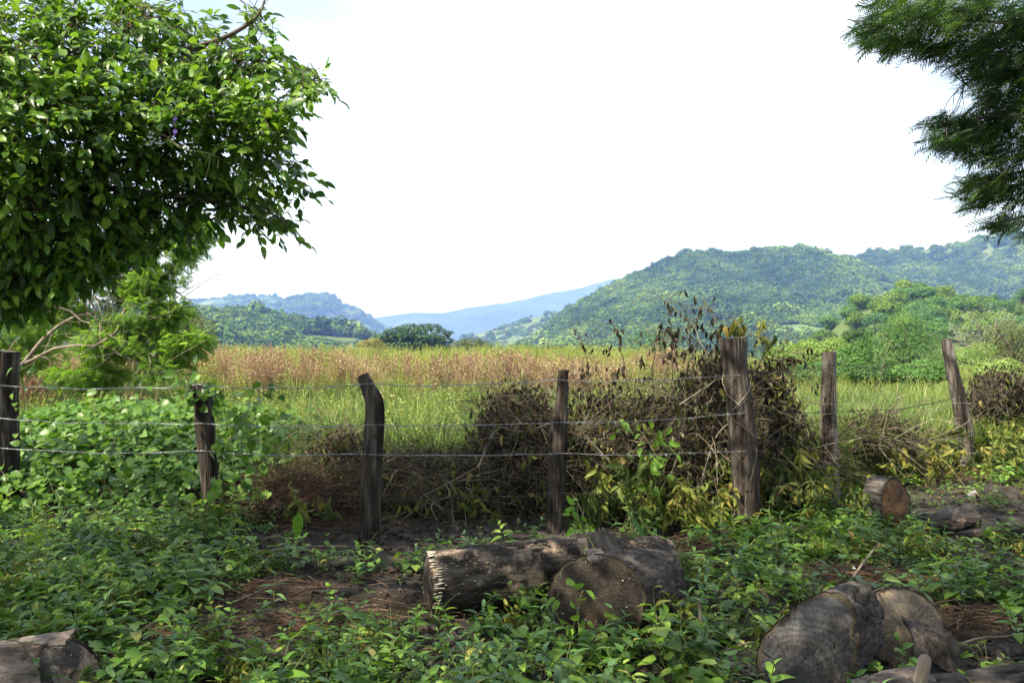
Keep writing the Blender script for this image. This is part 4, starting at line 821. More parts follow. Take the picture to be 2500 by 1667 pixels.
barbed('barbed_wire', [1148, 1146, 1141, 1128, 1118], [0, 1, 2, 3, 4], Q(-300, 1150, 8.6), None, 'wire_rust', 'lowest dull barbed wire on the near fence, just above the soil', seed=4)
barbed('barbed_wire', [856, 836, 826], [4, 5, 6], None, Q(2480, 848, 13.0), 'wire_rust', 'top rusty barbed wire between the right posts', seed=5, sag=0.02)
barbed('barbed_wire', [944, 941, 906], [4, 5, 6], None, Q(2480, 868, 13.0), 'wire_rust', 'middle rusty barbed wire between the right posts', seed=6, sag=0.02)
barbed('barbed_wire', [1006, 1002, 993], [4, 5, 6], None, Q(2480, 965, 13.0), 'wire_rust', 'bottom rusty barbed wire between the right posts', seed=7, sag=0.015)

# ================================================================== LOGS
M['bark_charred'] = grain_mat('bark_charred', [(0.26, (0.012, 0.009, 0.008)), (0.44, (0.035, 0.028, 0.025)), (0.6, (0.085, 0.072, 0.064)), (0.8, (0.2, 0.17, 0.15))], scale=12, stretch=(1, 1, 0.28), bump=0.8, dist=0.02,
    spots=[((0.36, 0.255, 0.19), 3.4, 0.50, 0.60), ((0.013, 0.010, 0.009), 3.0, 0.56, 0.66), ((0.62, 0.57, 0.5), 38, 0.66, 0.70)])
M['bark_grey'] = grain_mat('bark_grey', [(0.3, (0.022, 0.017, 0.014)), (0.45, (0.065, 0.053, 0.046)), (0.6, (0.12, 0.10, 0.09)), (0.8, (0.21, 0.18, 0.165))], scale=30, stretch=(1, 1, 0.4), bump=1.0, dist=0.05)
M['bark_pink'] = grain_mat('bark_pink', [(0.3, (0.055, 0.042, 0.036)), (0.45, (0.17, 0.135, 0.12)), (0.6, (0.3, 0.245, 0.22)), (0.8, (0.42, 0.36, 0.33))], scale=17, stretch=(1, 1, 0.4), bump=1.0, dist=0.05, spots=[((0.03, 0.022, 0.018), 5, 0.55, 0.62), ((0.2, 0.085, 0.05), 4, 0.64, 0.72)])
M['wood_debarked'] = grain_mat('wood_debarked', [(0.3, (0.07, 0.055, 0.045)), (0.45, (0.2, 0.155, 0.125)), (0.6, (0.34, 0.26, 0.2)), (0.8, (0.45, 0.36, 0.28))], scale=9, stretch=(1, 1, 0.2), bump=0.5, spots=[((0.05, 0.04, 0.035), 4, 0.55, 0.68)])
M['cut_dark'] = ring_mat('cut_dark', [(0.25, (0.014, 0.011, 0.009)), (0.45, (0.038, 0.029, 0.023)), (0.6, (0.072, 0.054, 0.042)), (0.78, (0.15, 0.10, 0.072))], freq=42, sawdir=(0.12, 1, 1), saw=0.7, amp=0.012, spots=[((0.19, 0.105, 0.06), 3.2, 0.6, 0.75), ((0.75, 0.74, 0.7), 46, 0.685, 0.70)])
M['cut_grey'] = ring_mat('cut_grey', [(0.25, (0.02, 0.017, 0.016)), (0.42, (0.037, 0.033, 0.032)), (0.58, (0.078, 0.071, 0.069)), (0.8, (0.17, 0.162, 0.16))], freq=34, sawdir=(1, 0.12, 1), saw=0.6, amp=0.035, warp=0.13, centre=(0.02, -0.06, 0), heart=((0.032, 0.029, 0.033), 0.075, 0.135), spots=[((0.05, 0.045, 0.048), 2.6, 0.55, 0.75)])
M['cut_cream'] = ring_mat('cut_cream', [(0.25, (0.10, 0.075, 0.06)), (0.42, (0.15, 0.112, 0.083)), (0.6, (0.265, 0.195, 0.132)), (0.8, (0.37, 0.29, 0.205))], freq=30, saw=0.6, amp=0.008, spots=[((0.06, 0.048, 0.042), 3.0, 0.55, 0.72), ((0.4, 0.2, 0.08), 4, 0.66, 0.76)])
M['cut_orange'] = ring_mat('cut_orange', [(0.25, (0.035, 0.022, 0.014)), (0.42, (0.09, 0.052, 0.03)), (0.58, (0.17, 0.088, 0.04)), (0.8, (0.25, 0.16, 0.10))], freq=26, sawdir=(1, 0.12, 1), saw=0.7, amp=0.012)
def log(name, p0, p1, r0, r1, label, bark, cut0=None, cut1=None, shape=None, slant=(0, 0), slant1=(0, 0), seed=0, fis=0.10, lump=0.12, mid=None, rm=None, rim=0.94, nth=150, nz=110, bulge=0.012, roll=0.0):
    """a cut log from p0 (near end) to p1; local Z is its axis"""
    p0, p1 = np.array(p0, float), np.array(p1, float); ax = unit(p1 - p0); Ln = np.linalg.norm(p1 - p0)
    root = empty(name, tuple(p0), label, 'log', None, world=False)
    root.rotation_mode = 'QUATERNION'
    up = np.array([0, 0, 1.0]); sx = unit(np.cross(up, ax)); sy = np.cross(ax, sx)      # local Y points up
    if sx[0] < 0 and abs(ax[1]) > abs(ax[0]): pass
    root.rotation_quaternion = Matrix(np.stack([sx, sy, ax], -1).tolist()).to_quaternion()
    th = np.linspace(0, 2 * PI, nth, endpoint=False); ct, sn = np.cos(th), np.sin(th); t = np.linspace(0, 1, nz)
    R = np.interp(t, [0, 0.5, 1], [r0, rm or (r0 + r1) / 2, r1])
    f1 = 0.6 * fbm(np.stack(np.broadcast_arrays(ct[None] * 5, sn[None] * 5, t[:, None] * Ln * 5), -1) + seed * 3.7, 4, seed) + 0.7 * fbm(np.stack(np.broadcast_arrays(ct[None] * 14, sn[None] * 14, t[:, None] * Ln * 14), -1) + seed * 1.7, 3, seed + 4); f2 = fbm(np.stack(np.broadcast_arrays(ct[None] * 1.2, sn[None] * 1.2, t[:, None] * Ln * 3), -1) + seed * 1.9, 3, seed + 9)
    rr = R[:, None] * (1 + fis * (f1 * 0.9 - 2 * np.clip(-f1 - 0.08, 0, 1)) + lump * f2)
    if shape is not None: rr = rr * shape(th)[None]
    x, y = rr * ct[None], rr * sn[None]; z = np.repeat((t * Ln)[:, None], nth, 1)
    w0 = (1 - t)[:, None] ** 3; w1 = t[:, None] ** 3
    z = z + w0 * (slant[0] * x + slant[1] * y) + w1 * (slant1[0] * x + slant1[1] * y)
    if mid is not None:
        c = np.sin(t * PI)[:, None]; x = x + mid[0] * c; y = y + mid[1] * c
    G = np.stack([x, y, z], -1); A = Acc(); A.add(G, [grid_faces(nz, nth)])
    kid(root, A.build('bark', M[bark], root))
    for e, cm in ((0, cut0), (-1, cut1)):
        if cm is None: continue
        ring = G[e]; c = ring.mean(0); sgn = -1 if e == 0 else 1
        V, Fc = cap(ring, c, 12, lambda V, u: np.stack([0 * V[..., 0], 0 * V[..., 0], sgn * (bulge * (1 - u[:, None] ** 2) - 0.012 * (u[:, None] > 0.9)) + fbm(V * 14, 3, seed) * 0.014], -1), 1.0)
        A = Acc(); inner = rim
        n_ = len(ring); A.add(V, [Fc[:n_]], mat=1); A.n -= len(V); A.V.pop(); A.add(V, [Fc[n_:]], mat=0)
        kid(root, A.build('cut_face', [M[cm], M['bark_trunk']], root))
    return root
def plate(root, c, size, nrm, dirn, mat, name='bark_plate', curl=0.25, seed=0, thick=0.012, world=True):
    """a torn slab of bark, modelled in world space"""
    n = 14; u, v = np.meshgrid(np.linspace(-1, 1, n), np.linspace(-1, 1, n)); rag = 1 + 0.5 * fbm(np.stack([u * 1.5, v * 1.5, u * 0 + seed], -1), 3, seed)
    x = u * size[0] * rag; y = v * size[1] * rag; z = -curl * (x ** 2) / max(size[0], 1e-3) + 0.03 * fbm(np.stack([u * 3, v * 8, u * 0 + seed], -1), 3, seed + 2)
    loc = np.stack([x, y, z], -1).reshape(-1, 3); lo = loc - [0, 0, thick]
    Fm = frames(np.array([dirn], float), np.array([nrm], float))[0]
    i, j = np.meshgrid(np.arange(n - 1), np.arange(n - 1)); b = (j * n + i).ravel(); top = np.stack([b, b + 1, b + n + 1, b + n], -1)
    ed = [*range(0, n - 1)], [*range(n - 1, n * n - 1, n)], [*range(n * n - 1, n * n - n, -1)], [*range(n * n - n, 0, -n)]
    loop = [q for e in ed for q in e]; m = n * n; side = np.array([[loop[q], loop[(q + 1) % len(loop)], loop[(q + 1) % len(loop)] + m, loop[q] + m] for q in range(len(loop))])
    A = Acc(); A.add(np.concatenate([loc, lo]) @ Fm.T + np.array(c), [top, top[:, ::-1] + m, side])
    o = A.build(name, M[mat])
    if root is not None:
        o.parent = root; mw = Matrix.Translation(Vector(root.location)) @ root.rotation_quaternion.to_matrix().to_4x4(); o.matrix_parent_inverse = mw.inverted()
    return o
def fungi(root, pts, nrm, r, mat='petal_cream', name='bracket_fungi'):
    A = Acc(); pts = np.asarray(pts); n = len(pts); a = np.linspace(0, PI, 6)
    tv = np.concatenate([[[0, 0, 0]], np.stack([np.cos(a), np.sin(a) * 0.8, 0.12 * np.sin(a)], -1), np.stack([np.cos(a), np.sin(a) * 0.8, 0.12 * np.sin(a) - 0.22], -1)])
    tf = [np.array([[0, q, q + 1] for q in range(1, 6)]), np.array([[q, q + 6, q + 7, q + 1] for q in range(1, 6)])]
    A.place((tv, tf), frames(nrm, np.tile([0, 0, 1.0], (n, 1))), pts, size=r * rng.uniform(0.5, 1.3, n))
    o = A.build(name, M['fungus']); o.parent = root; mw = Matrix.Translation(Vector(root.location)) @ root.rotation_quaternion.to_matrix().to_4x4(); o.matrix_parent_inverse = mw.inverted()
    o['kind'] = 'stuff'; return o
M['fungus'] = grain_mat('fungus', [(0.3, (0.3, 0.24, 0.18)), (0.6, (0.55, 0.5, 0.42))], scale=30, stretch=(1, 1, 1), bump=0.2)

egg = lambda k: (lambda th: 1 + k * np.clip(np.sin(th), 0, 1) ** 5)
# the long log
a0, a1 = np.array([-0.515, 4.95, 0.185]), np.array([1.06, 5.42, 0.19])
LA = log('cut_log', a0, a1, 0.190, 0.145, 'long dark charred log with pale patches lying along the fence', 'bark_charred', 'cut_dark', 'cut_dark', seed=3, fis=0.16, lump=0.16, mid=(0.0, 0.03), rm=0.195, nz=110)
fd = unit(a1 - a0); ths = rng.uniform(-0.6, 1.9, 70); sdir = unit(np.cross([0, 0, 1.0], fd))
fungi(LA, np.array([a0 + fd * rng.uniform(0.005, 0.05) + 0.185 * (-sdir * 0) + 0.188 * (np.array([0, 0, 1]) * math.sin(q) + np.array([fd[1], -fd[0], 0]) * math.cos(q)) for q in ths]), np.array([np.array([0, 0, 1]) * math.sin(q) * 0.3 + np.array([fd[1], -fd[0], 0]) for q in ths]), 0.017)
fp = rng.uniform(0.06, 1.5, 260); fq = rng.normal(0.75, 0.45, 260)
fungi(LA, np.array([a0 + fd * s_ + np.array([0, 0, 0.03 * math.sin(s_ / 1.64 * PI)]) + np.interp(s_, [0, 0.8, 1.6], [0.187, 0.19, 0.146]) * (np.array([0, 0, 1]) * math.sin(q) + np.array([fd[1], -fd[0], 0]) * math.cos(q)) for s_, q in zip(fp, fq)]), np.array([[fd[1], -fd[0], 0.4]] * 260), 0.008)
plate(LA, a0 + fd * 0.16 + [0.0, 0.03, 0.185], (0.075, 0.13), (-0.1, -0.2, 1), fd, 'bark_grey', seed=4)
plate(LA, a0 + fd * 1.02 + [0.0, 0.02, 0.225], (0.06, 0.10), (0.3, -0.3, 1), fd, 'bark_grey', seed=5, curl=0.6)
plate(LA, a0 + fd * 1.38 + [0.0, -0.03, 0.165], (0.07, 0.22), (0.0, -0.5, 1), fd, 'bark_grey', seed=6)
# the log whose dark sawn end faces the viewer
b0_ = Q(1368, 1364, 4.52); b0_[2] = 0.225
b1_ = b0_ + np.array([0.46, 0.58, -0.06])
LBk = log('cut_log', b0_, b1_, 0.243, 0.185, 'thick log with a round dark sawn end, in front of the long log', 'bark_grey', 'cut_dark', 'cut_dark', seed=8, fis=0.16, lump=0.07, slant=(-0.5, 0.0), rm=0.225)
plate(LBk, b0_ + [0.0, 0.05, 0.245], (0.06, 0.05), (0.0, -0.3, 1), (1, 0.2, 0.0), 'bark_pink', name='bark_flake', seed=9)
st_ = log('branch_stub', b0_ + np.array([0.12, 0.36, 0.10]), b0_ + np.array([0.06, 0.47, 0.25]), 0.11, 0.075, '', 'bark_grey', None, 'cut_dark', seed=10, nz=24, nth=40)
for o_ in [st_] + KIDS[st_.name]: pass
def attach(child_root, root):
    """turn a helper log into parts of another log"""
    mw = Matrix.Translation(Vector(root.location)) @ root.rotation_quaternion.to_matrix().to_4x4(); cw = Matrix.Translation(Vector(child_root.location)) @ child_root.rotation_quaternion.to_matrix().to_4x4()
    ks = KIDS[child_root.name]; ks[0].name = 'branch_stub'
    for o_ in ks: o_.parent = root; o_.matrix_parent_inverse = mw.inverted() @ cw
    bpy.data.objects.remove(child_root)
attach(st_, LBk)
# grey slanting face, lower right
c0_ = np.array([1.36, 3.74, 0.175])
LC = log('cut_log', c0_, c0_ + np.array([0.40, 0.50, -0.03]), 0.195, 0.17, 'big grey log with a tall pointed sawn face at the lower right', 'bark_grey', 'cut_grey', 'cut_dark', seed=14, shape=lambda th: 1 + 0.55 * np.clip(np.sin(th - 0.30), 0, 1) ** 5 + 0.05 * np.cos(th) ** 2, slant=(-0.35, 0.55), fis=0.16, lump=0.08, bulge=0.03)
plate(LC, c0_ + [0.33, 0.30, 0.20], (0.10, 0.14), (-0.1, -0.35, 1), (0.75, 0.62, -0.12), 'bark_grey', seed=15, curl=0.5)
plate(LC, c0_ + [0.47, 0.42, 0.15], (0.08, 0.10), (0.1, -0.6, 1), (0.75, 0.62, -0.2), 'bark_grey', seed=16, curl=0.5)
d0_ = np.array([2.08, 4.28, 0.14])
LD_ = log('cut_log', d0_, d0_ + np.array([0.16, 0.42, -0.10]), 0.21, 0.19, 'pale cream coloured sawn log behind the big grey log', 'wood_debarked', 'cut_cream', None, seed=18, slant=(-0.35, 0.75), fis=0.10, lump=0.10, shape=lambda th: 1 + 0.06 * np.cos(th) ** 2)
plate(LD_, d0_ + [0.05, -0.22, 0.02], (0.12, 0.13), (0.1, -0.7, 0.8), (1, 0.1, -0.3), 'bark_grey', seed=19, curl=0.4)
# orange-brown block by the right fence, dark log beside it
e0_ = Q(2057, 1160, 7.35); e0_[2] = 0.205
log('cut_block', e0_, e0_ + np.array([-0.15, 0.17, 0.0]), 0.195, 0.195, 'upright block of wood with an orange brown sawn face near the right fence', 'post_wood_grey', 'cut_orange', None, seed=21, shape=lambda th: 1 + 0.30 * np.clip(np.sin(th + 0.1), 0, 1) ** 4, slant=(0.25, 0.1), bulge=0.03, fis=0.12, lump=0.06)
f0_ = Q(2118, 1180, 7.05); f0_[2] = 0.10
log('cut_log', f0_, f0_ + np.array([0.48, 0.10, 0.03]), 0.092, 0.115, 'small dark log lying right of the orange brown block', 'bark_charred', 'cut_dark', 'cut_dark', seed=23, lump=0.25)
log('cut_log', Q(2200, 1215, 6.75) * [1, 1, 0] + [0, 0, 0.05], Q(2360, 1180, 7.0) * [1, 1, 0] + [0, 0, 0.08], 0.05, 0.07, 'thin dark half buried branch in front of the small dark log', 'bark_charred', 'cut_dark', None, seed=24, lump=0.25)
# bottom left and bottom right corners
g1_ = np.array([-2.02, 3.72, 0.13]); g0_ = np.array([-3.1, 3.5, 0.10])
LG = log('cut_log', g1_, g0_, 0.15, 0.185, 'pinkish grey flaking log in the bottom left corner', 'bark_pink', 'bark_charred', None, seed=27, fis=0.16, lump=0.25, rm=0.18, slant=(0.5, 0.5))
plate(LG, g1_ + [-0.20, -0.02, 0.155], (0.07, 0.20), (0.1, -0.15, 1), (1, 0.2, 0.1), 'bark_pink', seed=28, curl=0.3)
plate(LG, g1_ + [-0.26, -0.13, 0.08], (0.06, 0.16), (0.1, -0.8, 0.6), (1, 0.2, 0.0), 'bark_pink', seed=29, curl=0.4)
plate(LG, g1_ + [-0.06, -0.12, 0.03], (0.05, 0.10), (0.2, -0.9, 0.4), (1, 0.3, -0.3), 'bark_pink', seed=30, curl=0.4)
h0_ = np.array([1.62, 3.46, 0.06])
LH = log('cut_log', h0_, h0_ + np.array([1.4, 0.20, 0.06]), 0.13, 0.14, 'rough barked log running out of the bottom right corner', 'bark_grey', 'bark_pink', None, seed=33, fis=0.14, lump=0.2, nz=90)
LI = log('broken_log', np.array([1.46, 3.47, 0.08]), np.array([1.80, 3.55, 0.07]), 0.10, 0.15, 'broken pinkish stump end with a short snag at the bottom edge', 'bark_pink', 'bark_pink', None, seed=35, fis=0.2, lump=0.3)
st_ = log('snag', np.array([1.74, 3.46, 0.16]), np.array([1.765, 3.45, 0.295]), 0.032, 0.026, '', 'wood_debarked', None, 'wood_debarked', seed=36, nz=20, nth=24, lump=0.35)
attach(st_, LI)
KIDS_snag = [o_ for o_ in LI.children]
# bark pieces and chips that lie about
for k, (px, py, sx_, sy_, lb, mt_) in enumerate([(960, 1445, 0.05, 0.14, 'curved strip of dark bark in front of the long log', 'bark_trunk'), (835, 1402, 0.08, 0.10, 'flat grey bark slab left of the long log', 'bark_grey'), (1690, 1405, 0.05, 0.10, 'thin bark slab between the round sawn log and the grey log', 'bark_grey'),
        (1700, 1545, 0.05, 0.14, 'splintered reddish bark piece left of the grey log', 'bark_pink'), (1760, 1275, 0.04, 0.08, 'small bark chip among the weeds behind the round sawn log', 'bark_pink'), (310, 1445, 0.07, 0.09, 'dark bark slab among weeds near the bottom left', 'bark_trunk'), (2300, 1500, 0.05, 0.12, 'dark bark piece near the right edge', 'bark_grey')]):
    g_ = gq(px, py); a_ = rng.uniform(-0.6, 0.6); o_ = plate(None, (g_[0], g_[1], float(gh(*g_)) + 0.035), (sx_, sy_), (rng.normal() * 0.2, -0.3, 1), (math.cos(a_), math.sin(a_), 0.05), mt_, name='bark_piece', seed=50 + k, curl=0.4)
    tag(o_, lb, 'bark', 'loose bark pieces')
M['scrap'] = grain_mat('scrap', [(0.3, (0.12, 0.11, 0.11)), (0.6, (0.27, 0.26, 0.26))], scale=20, stretch=(1, 1, 1))
g_ = gq(2228, 1150); o_ = plate(None, (g_[0] + 0.02, g_[1], float(gh(*g_)) + 0.05), (0.035, 0.05), (0.1, -0.8, 0.7), (1, 0.1, 0.3), 'scrap', name='pale_scrap', seed=61, curl=0.7); tag(o_, 'small pale white scrap lying above the small dark log', 'scrap')
def stick(pts, r, label, mat='bark_pale'):
    A = Acc(); q = spline(pts, 14); q += fbm(q * 9, 2, 3)[:, None] * 0.02; A.tubes(q, np.linspace(r, r * 0.5, 14), 6); return tag(A.build('stick', M[mat]), label, 'stick', 'fallen sticks')
g_ = gq(1950, 1345); h_ = gq(2015, 1290); stick([[g_[0], g_[1], 0.04], [(g_[0] + h_[0]) / 2, (g_[1] + h_[1]) / 2, 0.10], [h_[0], h_[1], 0.14]], 0.011, 'pale stick leaning behind the big grey log')
g_ = gq(1610, 1470); stick([[g_[0], g_[1], -0.03], [g_[0] + 0.0, g_[1] + 0.01, 0.1], [g_[0] - 0.02, g_[1], 0.22]], 0.018, 'short upright grey stake right of the round sawn end')
for k, (a_, b_, lb) in enumerate([((520, 1395), (700, 1330), 'long thin stick on the litter left of the long log'), ((2110, 1500), (2330, 1465), 'bent stick lying near the right edge'), ((1390, 1555), (1560, 1500), 'dark thin stick among the heart-shaped leaves'), ((150, 1420), (260, 1380), 'brown stick under the weeds at the left'), ((1650, 1505), (1740, 1480), 'pale stick beside the grey log'), ((600, 1275), (830, 1262), 'straight stick on the bare soil before the fence')]):
    g_, h_ = gq(*a_), gq(*b_); stick([[g_[0], g_[1], float(gh(*g_)) + 0.015], [(g_[0] + h_[0]) / 2 + 0.03, (g_[1] + h_[1]) / 2, float(gh(*((g_ + h_) / 2))) + 0.04], [h_[0], h_[1], float(gh(*h_)) + 0.02]], 0.008, lb, 'bark_pale' if k != 2 else 'bark_twig')

# ================================================================== GRASS FIELD beyond the fence
def blades(n, ln, wd, lean, droop, r0, seg=4, spread=0.10):
    """a tuft of arching blades"""
    A = Acc()
    for k in range(n):
        a = r0.uniform(0, 6.28); b = np.array([math.cos(a), math.sin(a), 0]) ; l = ln * r0.uniform(0.6, 1.15); le = lean * r0.uniform(0.3, 1.3); dr = droop * r0.uniform(0.4, 1.3)
        t = np.linspace(0, 1, seg + 1); c = b * spread * r0.random() + t[:, None] * np.array([0, 0, 1]) * l * (1 - dr * 0.5 * t[:, None] ** 1.5) + b[None] * (le * t + dr * t ** 2.2)[:, None] * l
        s = np.cross(b, [0, 0, 1]); w = wd * np.interp(t, [0, 0.4, 1], [0.7, 1, 0.05]) / 2
        V = np.concatenate([c - s * w[:, None], c + s * w[:, None]]); q = np.array([[i, i + 1, seg + 2 + i, seg + 1 + i] for i in range(seg)])
        A.add(V, [q], r0.random() * 0.45)
    return A
GV = []
for k in range(4):
    GV.append(blades(30, 0.72, 0.013, 0.22, 0.55, np.random.default_rng(k)).mesh('grass_tuft', M['grass_green']))
DV = []
for k in range(4):
    r0 = np.random.default_rng(20 + k); A = blades(16, 0.75, 0.006, 0.18, 0.18, r0, 3, 0.16)
    for q in range(16):                                   # feathery seed heads
        a = r0.uniform(0, 6.28); rad = r0.uniform(0.02, 0.26); h0 = r0.uniform(0.5, 0.86); c = np.array([math.cos(a) * rad, math.sin(a) * rad, h0])
        m = 12; pp = c + np.stack([r0.normal(0, 0.016, m), r0.normal(0, 0.016, m), np.linspace(-0.09, 0.09, m)], -1)
        A.place(RHOMB, frames(unit(r0.normal(size=(m, 3)) + [0, 0, 1.4]), r0.normal(size=(m, 3))), pp, rnd=r0.random(m) * 0.4, size=np.full(m, 0.032))
        A.tubes(spline([[c[0] * 0.4, c[1] * 0.4, 0], c * [0.7, 0.7, 0.5], c], 4), np.full(4, 0.0022), 3, rnd=0.2)
    DV.append(A.mesh('dry_grass_tuft', M['grass_dry'], smooth=False))
YV = []
for k in range(4):
    r0 = np.random.default_rng(40 + k); A = blades(14, 0.62, 0.011, 0.2, 0.4, r0, 3, 0.1)
    for q in range(5):
        a = r0.uniform(0, 6.28); c = np.array([math.cos(a), math.sin(a), 0]) * r0.uniform(0.02, 0.15); h0 = r0.uniform(0.55, 0.9); A.tubes(spline([c, c + [0.02, 0, h0 * 0.5], c * 1.3 + [0, 0, h0]], 4), np.full(4, 0.004), 3, rnd=0.1)
        m = 12; u = np.linspace(0.35, 1, m); an = np.arange(m) * 2.4; dd = np.stack([np.cos(an), np.sin(an), 0.5 + 0 * an], -1)
        A.place(LEAF_CHEAP, frames(dd, np.tile([0, 0, 1.0], (m, 1))), c * (1 + 0.3 * u[:, None]) + np.stack([0 * u, 0 * u, u * h0], -1), rnd=r0.random(m) * 0.45, size=0.085 * r0.uniform(0.6, 1.2, m) * (1.15 - 0.5 * u))
    YV.append(A.mesh('herb_tuft', M['grass_yellow'], smooth=False))
def field_points(n, y0, y1, power=1.0):
    y = y0 + (y1 - y0) * rng.random(n) ** power; x = (rng.random(n) * 2 - 1) * (0.70 * y + 1.5); return x, y
def grass(name, x, y, sc, V, label, wob=0.12):
    m = len(x); o = scatter(name, np.stack([x, y, gh(x, y) - 0.02], -1), rng.uniform(0, 6.28, m), sc, rng.integers(0, len(V), m), V, tilt=rng.normal(0, wob, (m, 2))); return tag(o, label, None, None, 'stuff')
fedge = lambda x: 9.0 + 0.35 * np.sin(x * 1.3) + np.where(x > 2.0, 0.45 * (x - 2.0), 0) + np.where(x < -3.2, 0.45 * (-3.2 - x), 0)
zone = lambda x, y: n2(x * 0.6, y, 3.4, 3, 120)
x, y = field_points(13000, 8.8, 34, 1.3); dz = zone(x, y); tg = sstep(12.0, 16.5, y + 5.0 * dz - 0.5 * np.clip(x - 1.5, 0, 9)); k = (y > fedge(x)) & (rng.random(len(x)) > tg * 0.6)
grass('tall_grass', x[k], y[k], rng.uniform(0.65, 1.3, k.sum()) * (1.15 - 0.25 * sstep(10, 15, y[k])) * (1 + 0.7 * n2(x[k], y[k], 1.6, 2, 8)), GV, 'long green arching grass behind the fence')
x, y = field_points(7000, 11.0, 34, 1.1); dz = zone(x, y); k = (sstep(12.0, 15.5, y + 5 * dz) > rng.random(len(x))) & (dz > 0.0 + 0.05 * np.clip(x - 2.0, 0, 9)) & (y < 21 + 22 * dz)
grass('dry_grass', x[k], y[k], rng.uniform(0.65, 1.3, k.sum()) * (1 + 0.7 * n2(x[k], y[k], 2.2, 2, 18)), DV, 'reddish dry seeding grass in the field')
x, y = field_points(10000, 12.5, 75, 1.25); k = (sstep(13, 22, y + 8 * zone(x, y)) > rng.random(len(x)) * 0.9)
grass('field_herbs', x[k], y[k], rng.uniform(0.6, 1.35, k.sum()) * (1 + 0.9 * n2(x[k], y[k], 3.0, 3, 19)) * (1 + 0.008 * (y[k] - 15)) * (1 - 0.3 * sstep(0.16, 0.34, x[k] / y[k])), YV, 'yellow green herbs and grass across the field')
x, y = field_points(700, 9.2, 14, 1.0); k = (y > fedge(x)) & (x < 2.2); grass('field_herbs', x[k], y[k], rng.uniform(0.5, 1.2, k.sum()), YV, 'scattered yellow green herbs among the green grass')
x, y = field_points(1500, 9.6, 13, 1.0); k = (y > fedge(x)) & (x > 2.2); grass('field_herbs', x[k], y[k], rng.uniform(0.4, 0.8, k.sum()), YV, 'low yellow green herbs behind the right fence')

# ================================================================== GREEN VINE BANK on the left, behind the fence
def bank(x, y, cx, cy, rx, ry, h):
    q = ((x - cx) / rx) ** 2 + ((y - cy) / ry) ** 2; return h * np.clip(1 - q, 0, 1) ** 0.7
def bankz(x, y): return np.maximum(bank(x, y, -4.9, 10.3, 3.3, 2.5, 0.78), bank(x, y, -3.2, 9.3, 1.5, 1.5, 0.42)) * (1 + 0.5 * n2(x, y, 0.7, 3, 130))
root = empty('vine_bank', (-4.4, 9.6, float(gh(-4.4, 9.6))), 'bank of broad heart-leaved green vines behind the left posts', 'vine')
N = 15000; x = rng.uniform(-8.6, -1.6, N); y = rng.uniform(7.5, 12.5, N); bz = bankz(x, y); k = (bz > 0.05) & (x > -0.66 * y - 1.2); x, y, bz = x[k], y[k], bz[k]
dn = rng.random(len(x)); p = np.stack([x, y, gh(x, y) + bz + 0.10 - 0.22 * dn ** 2 + 0.06 * rng.normal(size=len(x))], -1)
e_ = 0.05; gxn = (bankz(x + e_, y) - bz) / e_; gyn = (bankz(x, y + e_) - bz) / e_
nrm = unit(np.stack([-gxn * 0.5, -gyn * 0.5 - 0.25, np.ones(len(x))], -1) + rng.normal(size=p.shape) * 0.38); dr = unit(rng.normal(size=p.shape) * [1, 1, 0.2] + [0, -0.7, -0.3])
A = Acc(); A.place(LEAF_HEART, frames(dr, nrm), p, rnd=np.clip(0.6 * rng.random(len(x)) + 0.25 + 0.7 * fbm(p / 0.5, 2, 12), 0, 0.98), size=rng.uniform(0.055, 0.125, len(x))); A.build('leaves', M['leaf_vine'], root)
A = Acc(); s_ = []
for q in range(420):
    c = p[rng.integers(len(p))]; w = rng.uniform(0, 6.28); l = rng.uniform(0.2, 0.6); pts = [c + np.array([math.cos(w), math.sin(w), 0]) * l * u + [0, 0, 0.10 * math.sin(u * 3.1) - 0.05] for u in np.linspace(0, 1, 4)]; s_.append(spline(pts, 8))
A.tubes(np.array(s_), np.full((len(s_), 8), 0.0028), 3, rnd=None); A.build('runners', M['stem_green'], root)
for px, py in ((540, 735), (1190, 660), (905, 700)):
    c = P(px / 2352 * 850, 900 + py * 500 / 1384, 8.6); A = Acc(); petal_flower(A, c + [0, 0, 0.05], 0.04, (0.1, -0.8, 0.6)); A.build('flower', M['petal_violet' if px == 540 else 'leaf_tree_gold'], root)
# vine climbing the short post
def climber(name, base, path, label, nl=40, size=(0.06, 0.12), mat='leaf_vine', tpl=LEAF_HEART, spread=0.10):
    root = empty(name, base, label, 'vine'); A = Acc(); s = Acc()
    for l in path:
        c = spline(l, 40); c += np.stack([fbm(c * 6, 2, 3), fbm(c * 6, 2, 4), fbm(c * 6, 2, 5)], -1) * 0.10; s.tubes(c, np.linspace(0.005, 0.0025, 40), 4)
        k = rng.integers(0, 40, nl); p = c[k] + rng.normal(size=(nl, 3)) * spread
        s.tubes(np.stack([c[k], (c[k] + p) / 2 + [0, 0, 0.01], p], 1), np.full((nl, 3), 0.0016), 3)
        A.place(tpl, frames(unit(rng.normal(size=(nl, 3)) * 0.6 + [0, -0.5, -0.5]), unit(rng.normal(size=(nl, 3)) * 0.5 + [0, -0.8, 0.6])), p, rnd=rng.random(nl) * 0.95, size=rng.uniform(*size, nl))
    A.build('leaves', M[mat], root); s.build('stem', M['stem_green'], root); return root
